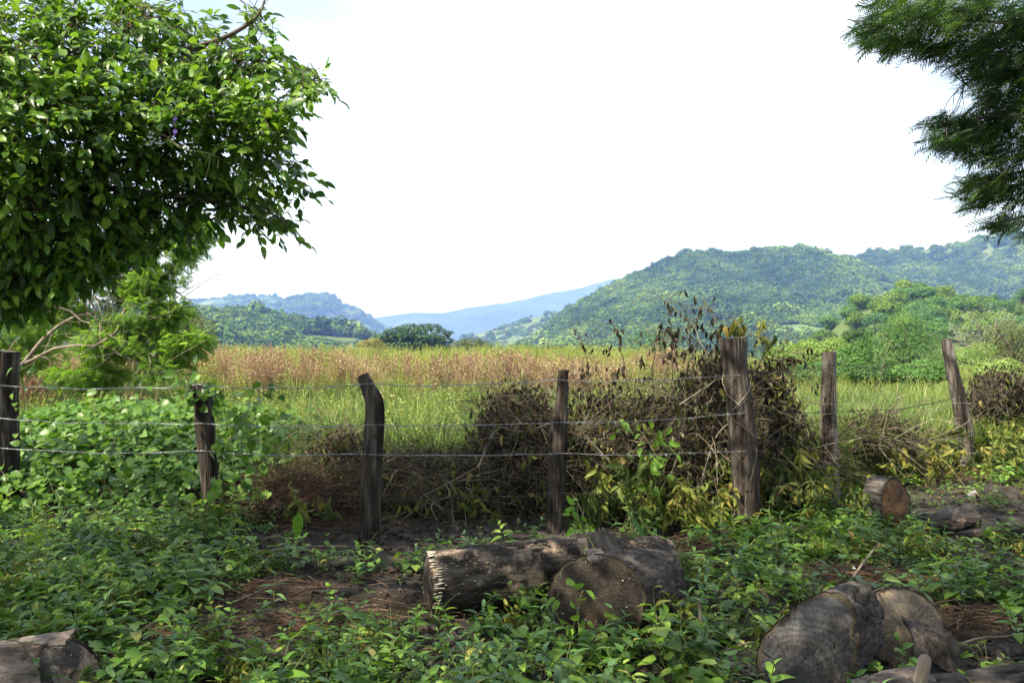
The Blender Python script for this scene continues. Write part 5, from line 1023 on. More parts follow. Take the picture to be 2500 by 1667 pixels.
climber('climbing_vine', Q(520, 1200, 7.4), [[Q(560, 1200, 7.4), Q(545, 1100, 7.35), Q(530, 1000, 7.4), Q(515, 930, 7.45), Q(480, 900, 7.4)], [Q(500, 1190, 7.35), Q(500, 1110, 7.38), Q(520, 1020, 7.4), Q(560, 960, 7.5), Q(620, 900, 7.5), Q(650, 865, 7.5)], [Q(470, 890, 7.42), Q(440, 930, 7.4), Q(430, 880, 7.45), Q(440, 855, 7.5)], [Q(600, 1180, 7.5), Q(590, 1080, 7.55), Q(575, 1010, 7.55), Q(590, 940, 7.6)]], 'leafy vine climbing over the short flat-topped post', 34)
climber('climbing_vine', Q(250, 1200, 7.8), [[Q(230, 1160, 7.8), Q(250, 1060, 7.8), Q(270, 960, 7.9), Q(300, 880, 8), Q(330, 850, 8)], [Q(140, 1160, 7.9), Q(70, 1000, 8), Q(60, 930, 8.1), Q(110, 880, 8.1), Q(60, 860, 8.1)]], 'thin vine strung on the wires between the two leftmost posts', 26, (0.04, 0.09))

# ================================================================== WITHERED VINE THICKET and dead heaps
def heap(name, label, lobes, nleaf, nstem, mats, stem_len=(0.25, 0.9), leaf=(0.04, 0.11), hang=1.0, green=0.0, cat='thicket', core=True, stemr=0.0030):
    """dead growth: lobes (x, y, z, rx, ry, rz)"""
    B = np.array(lobes, float); root = empty(name, (B[0, 0], B[0, 1], float(gh(B[0, 0], B[0, 1]))), label, cat)
    if core:  # solid dark lumps added inside the heap to block light between the leaves
        A = Acc()
        for b in B:
            u, v = np.meshgrid(np.linspace(0, 2 * PI, 28, endpoint=False), np.linspace(0.02, PI - 0.02, 16)); d = np.stack([np.cos(u) * np.sin(v), np.sin(u) * np.sin(v), np.cos(v)], -1)
            A.add(b[:3] + d * b[3:] * (0.62 + 0.7 * fbm(d * 2.5 + b[:3], 3, 7))[..., None], [grid_faces(16, 28)[:, ::-1]], 0.1)
        A.build('shade_core', M['litter'], root)
    area = B[:, 3] * B[:, 5]; k = rng.choice(len(B), nleaf, p=area / area.sum()); d = sphere(nleaf); d[:, 1] = -np.abs(d[:, 1]) * np.where(rng.random(nleaf) < 0.75, 1, -1)
    p = B[k, :3] + d * B[k, 3:] * np.where(rng.random((nleaf, 1)) < 0.4, rng.uniform(1.0, 1.5, (nleaf, 1)), rng.uniform(0.8, 1.12, (nleaf, 1))); z0 = gh(p[:, 0], p[:, 1]); p = p[p[:, 2] > z0 + 0.02]; n = len(p)
    dr = unit(np.array([0, -0.1, -hang]) + rng.normal(size=(n, 3)) * 0.45); A = Acc()
    A.place(LEAF_DEAD, frames(dr, rng.normal(size=(n, 3)) + [0, -1, 0]), p, rnd=np.clip(0.55 * rng.random(n) + 0.15 + 0.9 * fbm(p / 0.35, 3, 6), 0, 0.98), size=rng.uniform(*leaf, n)); A.build('withered_leaves', M[mats[0]], root)
    if green:
        m = int(nleaf * green); q = p[rng.integers(0, n, m)] + [0, -0.04, 0]; A = Acc(); A.place(LEAF_WILT, frames(unit(np.array([0, -0.3, -0.9]) + rng.normal(size=(m, 3)) * 0.35), rng.normal(size=(m, 3)) * 0.6 + [0, -1, 0.3]), q, size=rng.uniform(0.05, 0.12, m)); A.build('wilting_leaves', M['leaf_wilt'], root)
    st = []
    for q in range(nstem):
        b = B[rng.choice(len(B), p=area / area.sum())]; dd = sphere(1)[0]; dd[1] = -abs(dd[1]); a = b[:3] + dd * b[3:] * 1.0; l = rng.uniform(*stem_len); w = rng.normal(size=3) * [1, 0.35, 0.7]; w = unit(w)
        c1 = a + w * l * 0.5 + rng.normal(size=3) * 0.08 * l; c2 = a + w * l + [0, -0.03, -0.3 * l * rng.random()]; st.append(spline([a, c1, c2, c2 + rng.normal(size=3) * 0.15 * l], 9))
    st = np.array(st); st[..., 2] = np.maximum(st[..., 2], gh(st[..., 0], st[..., 1]) + 0.01); A = Acc(); A.tubes(st, np.repeat(np.linspace(1, 0.45, 9)[None], nstem, 0) * rng.uniform(0.5, 1.3, (nstem, 1)) * stemr, 3); A.build('dry_stems', M[mats[1]], root)
    return root
L6 = lambda px, py, d, rx, rz, ry=0.35: [*Q(px, py, d), rx * K * d / F, ry, rz * K * d / F]
heap('withered_thicket', 'tall tangle of withered brown vines draped round the thickest post', [L6(1390, 990, 8.4, 80, 80), L6(1470, 990, 8.3, 60, 60), L6(1550, 975, 8.2, 70, 70), L6(1625, 960, 8.1, 50, 80), L6(1765, 985, 8.2, 50, 95), L6(1800, 1040, 8.4, 50, 80), L6(1460, 1070, 8.1, 130, 70), L6(1600, 1070, 8.0, 110, 80), L6(1720, 1080, 8.2, 100, 80), L6(1755, 880, 8.2, 28, 44), L6(1640, 860, 8.2, 30, 50), L6(1585, 890, 8.3, 30, 36)],
     9500, 2200, ('leaf_dead', 'dead_stem'), green=0.16)
heap('dead_vine_heap', 'dark hump of dead vines left of the slim straight post', [L6(1190, 950, 8.6, 80, 60), L6(1230, 1010, 8.4, 90, 70), L6(1150, 1000, 8.5, 60, 50), L6(1210, 1090, 8.2, 110, 70)], 3200, 900, ('leaf_dead', 'dead_stem'), green=0.10)
heap('dead_brush_heap', 'low heap of dark dead brush behind the crooked post', [L6(790, 1020, 8.7, 56, 36), L6(940, 1075, 8.5, 80, 40), L6(1060, 1085, 8.3, 90, 50), L6(860, 1110, 8.3, 90, 36), L6(980, 1135, 8.1, 110, 30)], 3800, 1300, ('leaf_dead', 'dead_stem'), stem_len=(0.2, 0.8), leaf=(0.03, 0.09), hang=0.5, green=0.14, cat='brush heap')
heap('dead_brush_heap', 'reddish brown heap of dry stems right of the short post', [L6(700, 1110, 8.3, 80, 26), L6(740, 1140, 7.9, 90, 22), L6(650, 1150, 7.8, 60, 16)], 1200, 1500, ('leaf_dead', 'litter_red'), stem_len=(0.2, 0.6), leaf=(0.03, 0.06), hang=0.3, cat='brush heap', stemr=0.0026)
heap('dead_vine_heap', 'brown heap of dead grass between the two right posts', [L6(2010, 985, 10.0, 60, 36), L6(1960, 1010, 9.6, 60, 36), L6(2050, 1010, 10, 46, 26)], 900, 420, ('leaf_dead', 'dead_stem'), hang=0.3, cat='brush heap')
heap('withered_shrub', 'dark withered shrub at the right edge behind the leaning post', [L6(2290, 900, 12, 50, 46), L6(2340, 925, 12, 60, 40), L6(2260, 930, 11.9, 40, 36)], 2600, 260, ('leaf_dead', 'dead_stem'), green=0.04)
# dry stems that stand out against the hills, with hanging withered leaves
def dry_stem(pts, label, nl, green=False, r=0.006, leaf=(0.05, 0.11)):
    c = spline(pts, 30); c += np.stack([fbm(c * 5, 2, 3), 0 * c[:, 0], fbm(c * 5, 2, 5)], -1) * 0.07; root = empty('withered_plant', tuple(c[0]), label, 'withered plant', 'withered plants above the thicket')
    A = Acc(); A.tubes(c, np.linspace(r, r * 0.35, 30), 5); br = []
    for q in range(9):
        a = c[rng.integers(8, 30)]; br.append(spline([a, a + rng.normal(size=3) * [0.10, 0.05, 0.06] + [0, 0, 0.03], a + rng.normal(size=3) * [0.16, 0.08, 0.05]], 6))
    br = np.array(br); A.tubes(br, np.full((9, 6), r * 0.35), 4); A.build('stem', M['dead_stem'], root)
    sites = np.concatenate([c[8:], br.reshape(-1, 3)]); p = sites[rng.integers(0, len(sites), nl)]; B = Acc()
    B.place(LEAF_WILT if green else LEAF_DEAD, frames(unit(np.array([0, -0.05, -1]) + rng.normal(size=(nl, 3)) * 0.25), rng.normal(size=(nl, 3)) + [0, -1, 0]), p, rnd=rng.random(nl) * 0.7, size=rng.uniform(*leaf, nl)); B.build('hanging_leaves', M['leaf_wilt' if green else 'leaf_dead'], root)
dry_stem([Q(1640, 860, 8.0), Q(1600, 760, 8.0), Q(1560, 715, 8.0), Q(1525, 690, 8.0)], 'bare brown stem arching left above the thicket', 16)
dry_stem([Q(1600, 870, 8.0), Q(1590, 780, 8.0), Q(1600, 720, 8.0), Q(1618, 690, 8.0)], 'upright stem with dark shrivelled leaves, tallest on the thicket', 26)
dry_stem([Q(1650, 850, 7.9), Q(1650, 770, 7.9), Q(1660, 740, 7.9)], 'short stem with curled dark leaves beside the thickest post', 30)
dry_stem([Q(1720, 840, 7.8), Q(1705, 770, 7.8), Q(1690, 738, 7.8), Q(1680, 745, 7.8)], 'stem with drooping green leaves just above the thickest post', 26, True, leaf=(0.10, 0.17))
dry_stem([Q(1740, 850, 7.9), Q(1760, 790, 7.9), Q(1755, 770, 7.9)], 'stem with limp green leaves to the right of the thickest post top', 16, True, leaf=(0.08, 0.14))
dry_stem([Q(1440, 900, 8.3), Q(1425, 800, 8.3), Q(1410, 755, 8.3)], 'thin dry stem left of the feathery tree', 14)
dry_stem([Q(1355, 900, 8.4), Q(1340, 790, 8.4), Q(1310, 740, 8.4)], 'thin leafless stalk right of the slim post', 10)
dry_stem([Q(1500, 880, 8.1), Q(1500, 800, 8.1), Q(1512, 770, 8.1), Q(1530, 790, 8.1)], 'pale stem bent over like a hook above the thicket', 18)
dry_stem([Q(1540, 900, 8.1), Q(1545, 800, 8.1), Q(1548, 760, 8.1)], 'upright stem thick with brown leaves in front of the feathery tree', 40)
dry_stem([Q(1780, 900, 8.1), Q(1800, 830, 8.1), Q(1830, 815, 8.1)], 'withered stem leaning right past the thickest post', 30)
for k in range(16):
    px_ = [1345, 1375, 1405, 1460, 1475, 1520, 1570, 1580, 1625, 1635, 1665, 1730, 1770, 1790, 1815, 1330][k]; tp = rng.uniform(775, 850) - (40 if 1560 < px_ < 1680 else 0); d_ = rng.uniform(7.9, 8.5)
    dry_stem([Q(px_ + 15, 930, d_), Q(px_ + rng.normal() * 14, 880, d_), Q(px_ + rng.normal() * 22, tp, d_)], ['thin', 'crooked', 'leafy', 'slender'][k % 4] + ' dead stalk standing out of the thicket ' + ('near the slim post' if px_ < 1420 else 'below the feathery tree' if px_ < 1560 else 'left of the thickest post' if px_ < 1680 else 'right of the thickest post'), int(rng.uniform(12, 34)), r=0.004, leaf=(0.035, 0.085))
# pale stalks across the thicket
for k, (pp, lb) in enumerate([([(1100, 1070), (1140, 985), (1200, 990), (1290, 965)], 'pale forked stalk hanging on the wire left of the slim post'), ([(1330, 985), (1390, 1050), (1440, 1110), (1470, 1160)], 'pale slanting stalk right of the slim post'), ([(1560, 930), (1620, 890), (1660, 870), (1690, 905)], 'pale looping stalk left of the thickest post'), ([(1600, 1150), (1640, 1010), (1690, 960)], 'thin stalk leaning against the thickest post')]):
    stick([Q(a, b, 7.55) for a, b in pp], 0.0075, lb)

# dry tendrils wound round the posts
for k_, nst, lb in ((4, 9, 'dry tendrils wound round the thickest post'), (2, 5, 'dry tendrils wound round the crooked post'), (5, 4, 'dry tendrils wound round the grey post'), (3, 3, 'few dry tendrils wound round the slim post')):
    sp_p, R_p = POSTS[k_]; A = Acc()
    for q in range(nst):
        u0, u1 = sorted(rng.uniform(0.22, 0.95, 2)); u = np.linspace(u0, u1, 30); c = np.stack([np.interp(u, np.linspace(0, 1, len(sp_p)), sp_p[:, w]) for w in range(3)], -1); rr_ = np.interp(u, np.linspace(0, 1, len(R_p)), R_p) * 1.12 + 0.004
        an = rng.uniform(0, 6.28) + (u - u0) * rng.uniform(4, 16) * random.choice((-1, 1)); c = c + np.stack([np.cos(an) * rr_, np.sin(an) * rr_, 0 * an], -1) + np.stack([fbm(c * 9 + q, 2, 3), fbm(c * 9 + q, 2, 4), 0 * an], -1) * 0.05
        A.tubes(c, np.linspace(0.004, 0.002, 30) * rng.uniform(0.6, 1.2), 4)
    tag(A.build('dry_tendrils', M['dead_stem']), lb, 'vine', 'dry tendrils on the posts')

# ================================================================== PLANTS
def weed_proto(kind, seed):
    """a weed with each leaf a part of its own"""
    r0 = np.random.default_rng(seed); root = empty('weed', (0, 0, 0), world=False); hgt = r0.uniform(0.16, 0.27); S_ = Acc(); leaves = []
    if kind in ('upright', 'lime', 'lance'):
        c = spline([[0, 0, -0.02], [r0.normal() * 0.02, r0.normal() * 0.02, hgt * 0.5], [r0.normal() * 0.04, r0.normal() * 0.04, hgt]], 8); S_.tubes(c, np.linspace(0.0035, 0.0018, 8), 4); npair = 5 if kind != 'lance' else 6
        for q in range(npair):
            u = 0.25 + 0.75 * q / (npair - 1); a0 = q * PI / 2 + r0.normal() * 0.3; s0 = (0.084 if kind != 'lance' else 0.105) * (1.1 - 0.55 * abs(u - 0.55)) * r0.uniform(0.85, 1.15) * (0.62 if q == npair - 1 else 1)
            for sg in (0, PI):
                a = a0 + sg; d = np.array([math.cos(a), math.sin(a), 0.15 + 0.75 * u ** 3]); nrm = np.array([-math.cos(a) * 0.3, -math.sin(a) * 0.3, 1]) + r0.normal(size=3) * 0.2; leaves.append((c[min(7, int(u * 7))], d, nrm, s0))
    else:                                                   # creeping heart-leaved plant
        for q in range(11):
            a = r0.uniform(0, 6.28); rad = r0.uniform(0.03, 0.17); tip = np.array([math.cos(a) * rad, math.sin(a) * rad, r0.uniform(0.04, 0.14)]); S_.tubes(spline([[0, 0, -0.01], tip * [0.5, 0.5, 0.8], tip], 5), np.full(5, 0.0016), 3)
            d = np.array([math.cos(a), math.sin(a), -0.25]); leaves.append((tip, d, np.array([0, -0.15, 1]) + r0.normal(size=3) * 0.28, r0.uniform(0.05, 0.09)))
    mat = {'upright': 'leaf_weed', 'lime': 'leaf_weed_lime', 'lance': 'leaf_weed_cool', 'heart': 'leaf_weed'}[kind]; tpl = {'upright': LEAF_WEED, 'lime': LEAF_WEED, 'lance': LEAF_LANCE, 'heart': LEAF_HEART}[kind]
    kid(root, S_.build('stem', M['stem_green'], root)); key = mat + kind
    if key not in LEAFM: A = Acc(); A.add(tpl[0], tpl[1], 0.0); LEAFM[key] = A.mesh('leaf', M[mat])
    J = Acc(); J.add(np.concatenate(S_.V), [S_.T[0][0]][:1], 0.1, 1) if False else None
    LB_ = np.array([l[0] for l in leaves]); FRM = frames(np.array([l[1] for l in leaves]), np.array([l[2] for l in leaves])); SZ = np.array([l[3] for l in leaves])
    for q in range(len(leaves)):
        o = bpy.data.objects.new('leaf', LEAFM[key]); COL.objects.link(o); o.matrix_basis = Matrix.Translation(Vector(LB_[q])) @ Matrix(FRM[q].tolist()).to_4x4() @ Matrix.Scale(float(SZ[q]), 4); kid(root, o)
    J = Acc(); J.place(tpl, FRM, LB_, rnd=0.35 * r0.random(len(SZ)), size=SZ)
    for a_, r_, m_ in S_.T: J.T.append((a_ + J.n, r_ * 0 + 0.1, np.ones(len(a_), np.int32)))
    J.V += S_.V; J.n += S_.n
    return root, J.mesh('weed_mass', [M[mat], M['stem_green']])
LEAFM = {}
protos, masses = {}, []
for kn_, sd_ in [('upright', 1), ('upright', 2), ('upright', 3), ('lance', 4), ('lance', 5), ('heart', 6), ('heart', 7), ('lime', 8), ('lime', 9)]:
    r_, m_ = weed_proto(kn_, sd_); protos.setdefault(kn_, []).append([r_, False]); masses.append(m_)
# three more kinds for the low mass: small rosettes, trailing small leaves, grass tufts
r0 = np.random.default_rng(5); A = Acc()
for q in range(26):
    a = q * 2.4; rad = 0.02 + 0.11 * r0.random(); c = np.array([math.cos(a) * rad, math.sin(a) * rad, 0.01 + 0.05 * r0.random()]); A.place(LEAF_WEED, frames(np.array([[math.cos(a), math.sin(a), 0.3]]), np.array([[0, 0, 1.0]]) + r0.normal(size=(1, 3)) * 0.3), c[None], rnd=np.array([0.3 * r0.random()]), size=np.array([r0.uniform(0.025, 0.05)]))
masses.append(A.mesh('weed_mass', M['leaf_weed']))
A = Acc()
for q in range(5):
    a = r0.uniform(0, 6.28); c = spline([[0, 0, 0.01], [math.cos(a) * 0.15, math.sin(a) * 0.15, 0.10 * r0.random() + 0.03], [math.cos(a + 0.3) * 0.34, math.sin(a + 0.3) * 0.34, 0.04]], 14); A.tubes(c, np.full(14, 0.0014), 3, rnd=0.1)
    for w in range(2, 14):
        for sg in (-1, 1):
            dd = np.array([math.cos(a + sg * 1.2), math.sin(a + sg * 1.2), 0.25 * r0.normal()]); A.place(LEAF_CHEAP, frames(dd[None], np.array([[0, 0, 1.0]]) + r0.normal(size=(1, 3)) * 0.3), c[w][None], rnd=np.array([0.35 * r0.random()]), size=np.array([r0.uniform(0.03, 0.055)]))
masses.append(A.mesh('weed_mass', M['leaf_vine']))
masses.append(blades(16, 0.2, 0.006, 0.3, 0.5, r0, 4, 0.03).mesh('weed_mass', M['grass_green']))
A = Acc(); nl = 34; dd = unit(r0.normal(size=(nl, 3)) * [1, 1, 0.5] + [0, 0, -0.2]); A.place(LEAF_WILT, frames(dd, r0.normal(size=(nl, 3)) * 0.5 + [0, 0, 1]), np.stack([r0.normal(0, 0.07, nl), r0.normal(0, 0.07, nl), r0.uniform(0.02, 0.16, nl)], -1), rnd=0.4 * r0.random(nl), size=r0.uniform(0.03, 0.07, nl)); A.tubes(np.array([spline([[0, 0, 0], [r0.normal() * 0.04, r0.normal() * 0.04, 0.08], [r0.normal() * 0.08, r0.normal() * 0.08, 0.17]], 4) for _ in range(7)]), np.full((7, 4), 0.0017), 3)
masses.append(A.mesh('weed_mass', M['leaf_wilt']))
def on_log(x, y):
    def seg(a, b, r): 
        a, b = np.array(a[:2]), np.array(b[:2]); d = b - a; t = np.clip(((x - a[0]) * d[0] + (y - a[1]) * d[1]) / (d @ d), 0, 1); return (x - a[0] - t * d[0]) ** 2 + (y - a[1] - t * d[1]) ** 2 < r * r
    return seg(a0, a1, 0.2) | seg(b0_, b1_, 0.25) | seg(c0_, c0_ + [0.4, 0.5, 0], 0.24) | seg(d0_, d0_ + [0.1, 0.3, 0], 0.24) | seg(g0_, g1_, 0.2) | seg(h0_, h0_ + [1.2, 0.2, 0], 0.15) | seg(e0_, e0_ + [-0.2, 0.3, 0], 0.2)
def cover(x, y):
    """how much of the ground the weeds cover, 0..1"""
    pxy = to_px(np.stack(np.broadcast_arrays(x, y, 0.0 * x), -1)) / K; px, py = pxy[..., 0], pxy[..., 1]
    c = 0.42 + 2.1 * n2(x, y, 0.75, 3, 150)
    def hole(cx, cy, rx, ry, s): return s * np.clip(1 - ((px - cx) / rx) ** 2 - ((py - cy) / ry) ** 2, 0, 1)
    c = c - hole(760, 1250, 330, 60, 0.8) - hole(1150, 1215, 200, 50, 0.7) - hole(620, 1370, 130, 45, 0.6) - hole(880, 1400, 110, 70, 0.6) - hole(1960, 1330, 180, 40, 0.8) - hole(2200, 1195, 230, 75, 0.25) - hole(1580, 1250, 120, 40, 0.5) - hole(1680, 1540, 100, 60, 0.6) - hole(2200, 1450, 120, 60, 0.5)
    c = c + hole(300, 1300, 420, 120, 0.6) + hole(1500, 1540, 300, 80, 0.5) + hole(1900, 1280, 300, 50, 0.5) + hole(250, 1550, 400, 100, 0.35)
    return c
# the weeds that can be told apart
spots = []; tries = 0
while len(spots) < 175 and tries < 9000:
    tries += 1; y_ = rng.uniform(3.35, 6.9); x_ = rng.uniform(-0.66, 0.66) * y_
    if on_log(x_, y_) or cover(np.array(x_), np.array(y_)) < rng.random() * 1.0 or any((x_ - q[0]) ** 2 + (y_ - q[1]) ** 2 < (0.13 + 0.012 * y_) ** 2 for q in spots): continue
    spots.append((x_, y_))
DESC = {'upright': ('upright weed with paired pointed leaves', 'upright weeds'), 'lance': ('bluish weed with long narrow leaves', 'narrow-leaved weeds'), 'heart': ('creeping weed with heart-shaped leaves', 'heart-leaved weeds'), 'lime': ('fresh lime weed with paired leaves', 'lime green weeds')}
for (x_, y_) in spots:
    q = to_px(np.array([x_, y_, 0.0])) / K; px, py = q
    where = 'in the bottom left corner' if px < 560 and py > 1400 else 'below the left posts' if px < 900 and py <= 1400 else 'in front of the long log' if px < 1250 else 'round the dark sawn log' if px < 1680 and py > 1330 else 'below the slim and the thickest post' if px < 1700 else 'round the grey and cream logs' if py > 1340 else 'before the right fence posts'
    zx = (0, 560) if 'bottom left' in where else (0, 900) if 'below the left' in where else (560, 1250) if 'long log' in where else (1250, 1680) if 'dark sawn' in where else (900, 1700) if 'slim' in where else (1680, 2352); cols = ['left', 'centre', 'right'][int(np.clip((px - zx[0]) / (zx[1] - zx[0]) * 3, 0, 2.9))]
    kn_ = random.choices(['upright', 'lance', 'heart', 'lime'], weights=(4, 2, 4.5, 1.5) if 1200 < px < 1720 and py > 1420 else (5, 2, 1.4, 2))[0]
    pr = random.choice(protos[kn_]); r_ = pr[0] if not pr[1] else copy_tree(pr[0]); pr[1] = True; s = random.uniform(0.8, 1.35)
    r_.location = (x_, y_, float(gh(x_, y_)) - 0.005); r_.rotation_euler = (random.gauss(0, 0.13), random.gauss(0, 0.13), random.uniform(0, 6.28)); r_.scale = (s, s, s)
    tag(r_, ('tall ' if s > 1.17 else 'small ' if s < 0.98 else '') + DESC[kn_][0] + ' ' + where + ', ' + ('front' if py > 1470 else 'middle' if py > 1330 else 'back') + ' ' + cols, 'weed', DESC[kn_][1] + ' ' + where)
for kn_ in protos:
    for pr in protos[kn_]:
        if not pr[1]:
            for c in KIDS[pr[0].name]: bpy.data.objects.remove(c)
            bpy.data.objects.remove(pr[0])
# the low mass of weeds between them
N = 6800; y = 3.2 + 7.3 * rng.random(N); x = rng.uniform(-0.70, 0.70, N) * y; k = (cover(x, y) * (1 - 0.3 * sstep(7.0, 8.0, y)) > rng.random(N) * 0.95) & ~on_log(x, y) & ((y < 7.6) | (x > 2.0)); x, y = x[k], y[k]; m = len(x)
idx = rng.choice(13, m, p=[0.11, 0.11, 0.11, 0.06, 0.05, 0.08, 0.08, 0.06, 0.06, 0.10, 0.08, 0.05, 0.05])
o = scatter('undergrowth', np.stack([x, y, gh(x, y) - 0.01], -1), rng.uniform(0, 6.28, m), rng.uniform(0.4, 0.95, m) * (0.75 + 0.9 * np.clip(cover(x, y), 0, 0.8)), idx, masses, tilt=rng.normal(0, 0.18, (m, 2))); tag(o, 'mixed low green weeds covering the shaded ground', None, None, 'stuff')
# small flowering weeds
for k, (px, py) in enumerate([(1958, 1302), (2008, 1312), (1998, 1318), (2020, 1352), (2088, 1340), (2040, 1340), (1097, 1518), (1202, 1515), (949, 1515)]):
    d_ = {6: 4.05, 7: 4.05, 8: 4.05}.get(k, 5.75); c = Q(px, py, d_); zg = float(gh(c[0], c[1])); root = empty('white_flower', (c[0], c[1], zg), 'tiny white flower on a thin stalk ' + ('among the weeds before the right posts' if k < 6 else 'low in front of the long log'), 'flower', 'tiny white flowers ' + ('before the right posts' if k < 6 else 'before the long log'))
    A = Acc(); petal_flower(A, c, 0.013, (0, -1, 0.5), 3); A.build('petals', M['petal_white'], root, smooth=False); A = Acc(); A.tubes(spline([[c[0] + 0.01, c[1] + 0.02, zg], [c[0], c[1] + 0.01, (c[2] + zg) / 2], c], 5), np.full(5, 0.0016), 3); A.build('stalk', M['stem_green'], root)
# wilting yellow-green plants along the foot of the fence
wil = []
for k in range(5):
    r0 = np.random.default_rng(70 + k); root = empty('wilting_plant', (0, 0, 0), world=False); S_ = Acc(); A = Acc()
    for q in range(4):
        a = r0.uniform(0, 6.28); hgt = r0.uniform(0.25, 0.55); tip = np.array([math.cos(a) * 0.14, math.sin(a) * 0.14, hgt]); c = spline([[0, 0, -0.02], tip * [0.3, 0.3, 0.6], tip, tip + [math.cos(a) * 0.06, math.sin(a) * 0.06, -0.04]], 9); S_.tubes(c, np.linspace(0.004, 0.0018, 9), 4)
        n = 13; pk = c[r0.integers(2, 9, n)]; A.place(LEAF_WILT, frames(unit(np.array([0, 0, -0.75]) + r0.normal(size=(n, 3)) * 0.5), r0.normal(size=(n, 3)) * 0.5 + [0, -0.9, 0.5]), pk, rnd=r0.random(n) * 0.5, size=r0.uniform(0.06, 0.11, n))
    kid(root, S_.build('stems', M['stem_green'], root)); kid(root, A.build('drooping_leaves', M['leaf_wilt'], root)); wil.append([root, False])
WS = []
for (xa, xb, ya, yb, n) in [(1290, 1680, 1130, 1230, 46), (1730, 1900, 1100, 1205, 34), (1920, 2200, 1065, 1135, 34), (2230, 2420, 1045, 1110, 26), (1080, 1260, 1120, 1210, 16), (640, 1060, 1150, 1215, 14), (1940, 2010, 1120, 1210, 6)]:
    for _ in range(n):
        u_, v_ = rng.random(), rng.random(); w_ = 'before the withered thicket' if xb == 1680 else 'between the thickest and the grey post' if xb == 1900 else 'between the grey and the leaning post' if xb in (2200, 2010) else 'right of the leaning post' if xb == 2420 else 'left of the slim post' if xb == 1260 else 'behind the crooked post'
        WS.append((*gq(xa + (xb - xa) * u_, ya + (yb - ya) * v_), w_, ('left side' if u_ < 0.33 else 'middle' if u_ < 0.66 else 'right side') + (', front row' if v_ > 0.55 else ', back row')))
for x_, y_, where, row in WS:
    y_ = min(y_, 11.5); pr = random.choice(wil); r_ = pr[0] if not pr[1] else copy_tree(pr[0]); pr[1] = True; s = random.uniform(0.7, 1.45)
    if 'behind' in where or 'left of' in where: s *= 0.6
    r_.location = (x_, y_, float(gh(x_, y_)) - 0.01); r_.rotation_euler = (random.gauss(0, 0.12), random.gauss(0, 0.12), random.uniform(0, 6.28)); r_.scale = (s, s, s); tag(r_, ('tall ' if s > 1.2 else 'small ' if s < 0.85 else 'middling ') + 'wilting plant ' + where + ', ' + row, 'plant', 'wilting plants ' + where)
climber('climbing_vine', Q(1480, 1180, 7.2), [[Q(1500, 1190, 7.2), Q(1500, 1100, 7.2), Q(1470, 1010, 7.25), Q(1430, 985, 7.3)], [Q(1500, 1120, 7.2), Q(1540, 1040, 7.25), Q(1500, 990, 7.3)]], 'fresh yellow green vine leaves hanging on the lower wires right of the slim post', 24, (0.08, 0.13), 'leaf_weed_lime', LEAF_WEED)
climber('climbing_vine', Q(1345, 1290, 4.5), [[Q(1400, 1285, 4.62), Q(1335, 1200, 4.75), Q(1320, 1160, 4.8)], [Q(1180, 1370, 4.6), Q(1260, 1380, 4.4), Q(1300, 1440, 4.3)], [Q(1345, 1440, 4.2), Q(1330, 1400, 4.22), Q(1340, 1350, 4.24)]], 'thin lime vine straying over the round sawn log end', 11, (0.05, 0.085), 'leaf_weed_lime', LEAF_WEED, 0.04)
# one stiff broad blade and one hanging leaf
A = Acc(); b_ = Q(1478, 1232, 5.7); root = empty('blade_leaf', tuple(b_), 'single stiff broad grass blade rising behind the long log', 'leaf'); A.place(leaf_tpl(0.16, 7, 0.5, 0.03, 'blade'), frames(np.array([Q(1432, 1158, 5.6) - b_]), np.array([[0.4, -0.9, 0.4]])), b_[None], size=np.array([0.26])); A.build('blade', M['leaf_weed_cool'], root)
A = Acc(); b_ = Q(688, 1175, 6.75); root = empty('hanging_leaf', tuple(b_), 'large crumpled green leaf hanging by the crooked post', 'leaf'); A.place(leaf_tpl(0.34, 7, 0.8, 0.15, 'ovate', 0.4), frames(np.array([[-0.08, 0, -1]]), np.array([[0.2, -1, 0.2]])), b_[None], size=np.array([0.25])); A.build('blade', M['leaf_weed_lime'], root)
A = Acc(); A.tubes(spline([b_, b_ + [0.01, 0.03, 0.03], b_ + [0.04, 0.06, -0.05], b_ + [0.05, 0.08, -0.3]], 8), np.full(8, 0.003), 4); A.build('stalk', M['stem_green'], root)

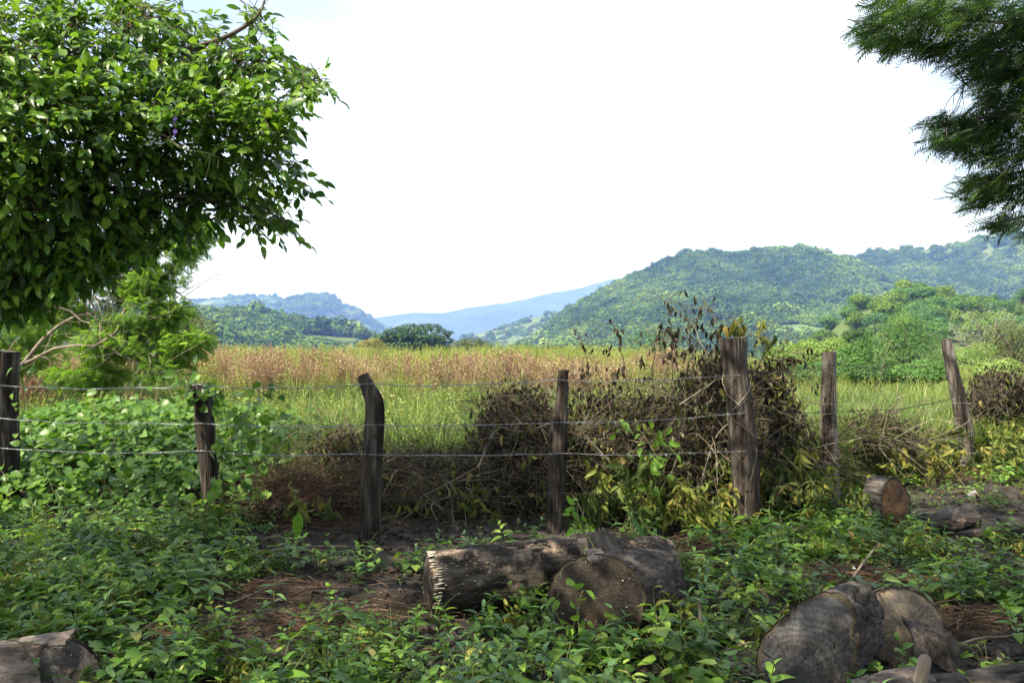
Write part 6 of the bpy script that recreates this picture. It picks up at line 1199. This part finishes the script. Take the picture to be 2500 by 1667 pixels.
# ================================================================== LITTER
N = 7000; y = 3.1 + 7.4 * rng.random(N) ** 0.9; x = rng.uniform(-0.68, 0.68, N) * y; z = gh(x, y) + rng.uniform(0.0, 0.03, N); w = rng.uniform(0, 6.28, N); l = rng.uniform(0.05, 0.26, N) * rng.uniform(0.4, 1, N)
dv = np.stack([np.cos(w), np.sin(w), rng.normal(0, 0.12, N)], -1) * l[:, None]; c = np.stack([x, y, z], -1); mid_ = c + dv * 0.5 + rng.normal(size=(N, 3)) * 0.014
A = Acc(); A.tubes(np.stack([c, mid_, c + dv], 1), np.repeat(rng.uniform(0.0012, 0.0034, N)[:, None], 3, 1), 3); tag(A.build('twig_litter', M['litter']), 'thin dry twigs and stalks littering the soil', None, None, 'stuff')
A = Acc()
for cx_, cy_, rr_, n in [(600, 1375, 0.5, 200), (880, 1410, 0.35, 130), (1960, 1330, 0.5, 240), (760, 1205, 0.55, 300), (2150, 1105, 0.5, 260), (1600, 1260, 0.4, 200), (2230, 1430, 0.35, 200), (420, 1480, 0.3, 160), (720, 1440, 0.35, 160)]:
    g_ = gq(cx_, cy_); p2 = g_ + rng.normal(size=(n, 2)) * [rr_ * 0.6, rr_ * 0.35]; zz = gh(p2[:, 0], p2[:, 1]) + np.abs(rng.normal(0, 0.035, n)); w = rng.normal(0.1, 0.7, n); l = rng.uniform(0.15, 0.42, n); dv = np.stack([np.cos(w), np.sin(w), rng.normal(0, 0.1, n)], -1) * l[:, None]; c = np.stack([p2[:, 0], p2[:, 1], zz], -1)
    A.tubes(np.stack([c - dv * 0.5, c + rng.normal(size=(n, 3)) * 0.015, c + dv * 0.5], 1), np.repeat(rng.uniform(0.0012, 0.003, n)[:, None], 3, 1), 3)
tag(A.build('straw_litter', M['litter_red']), 'reddish dry straw in loose mats on the soil', None, None, 'stuff')
N = 2600; y = 3.1 + 6.0 * rng.random(N) ** 0.9; x = rng.uniform(-0.68, 0.68, N) * y; p = np.stack([x, y, gh(x, y) + 0.012], -1); A = Acc()
A.place(LEAF_DEAD, frames(rng.normal(size=(N, 3)) * [1, 1, 0.2], np.array([0, 0, 1.0]) + rng.normal(size=(N, 3)) * 0.4), p, size=rng.uniform(0.03, 0.085, N)); tag(A.build('leaf_litter', M['litter']), 'fallen brown leaves on the soil', None, None, 'stuff')

CV = []
for k in range(4):
    r0 = np.random.default_rng(90 + k); u, v = np.meshgrid(np.linspace(0, 2 * PI, 9, endpoint=False), np.linspace(0.05, PI - 0.05, 6)); d = np.stack([np.cos(u) * np.sin(v), np.sin(u) * np.sin(v), 0.65 * np.cos(v)], -1)
    A = Acc(); A.add(d * (1 + 0.9 * fbm(d * 2 + k * 9, 3, k))[..., None], [grid_faces(6, 9)[:, ::-1]]); CV.append(A.mesh('clod', M['soil'], smooth=False))
N = 4200; y = 3.1 + 7.5 * rng.random(N); x = rng.uniform(-0.68, 0.68, N) * y; o = scatter('soil_clods', np.stack([x, y, gh(x, y) + 0.002], -1), rng.uniform(0, 6.28, N), 0.006 + 0.03 * rng.random(N) ** 4, rng.integers(0, 4, N), CV, tilt=rng.normal(0, 0.5, (N, 2))); tag(o, 'crumbs and clods of dark soil', None, None, 'stuff')

for o in bpy.data.objects:
    if '_world' in o: del o['_world']
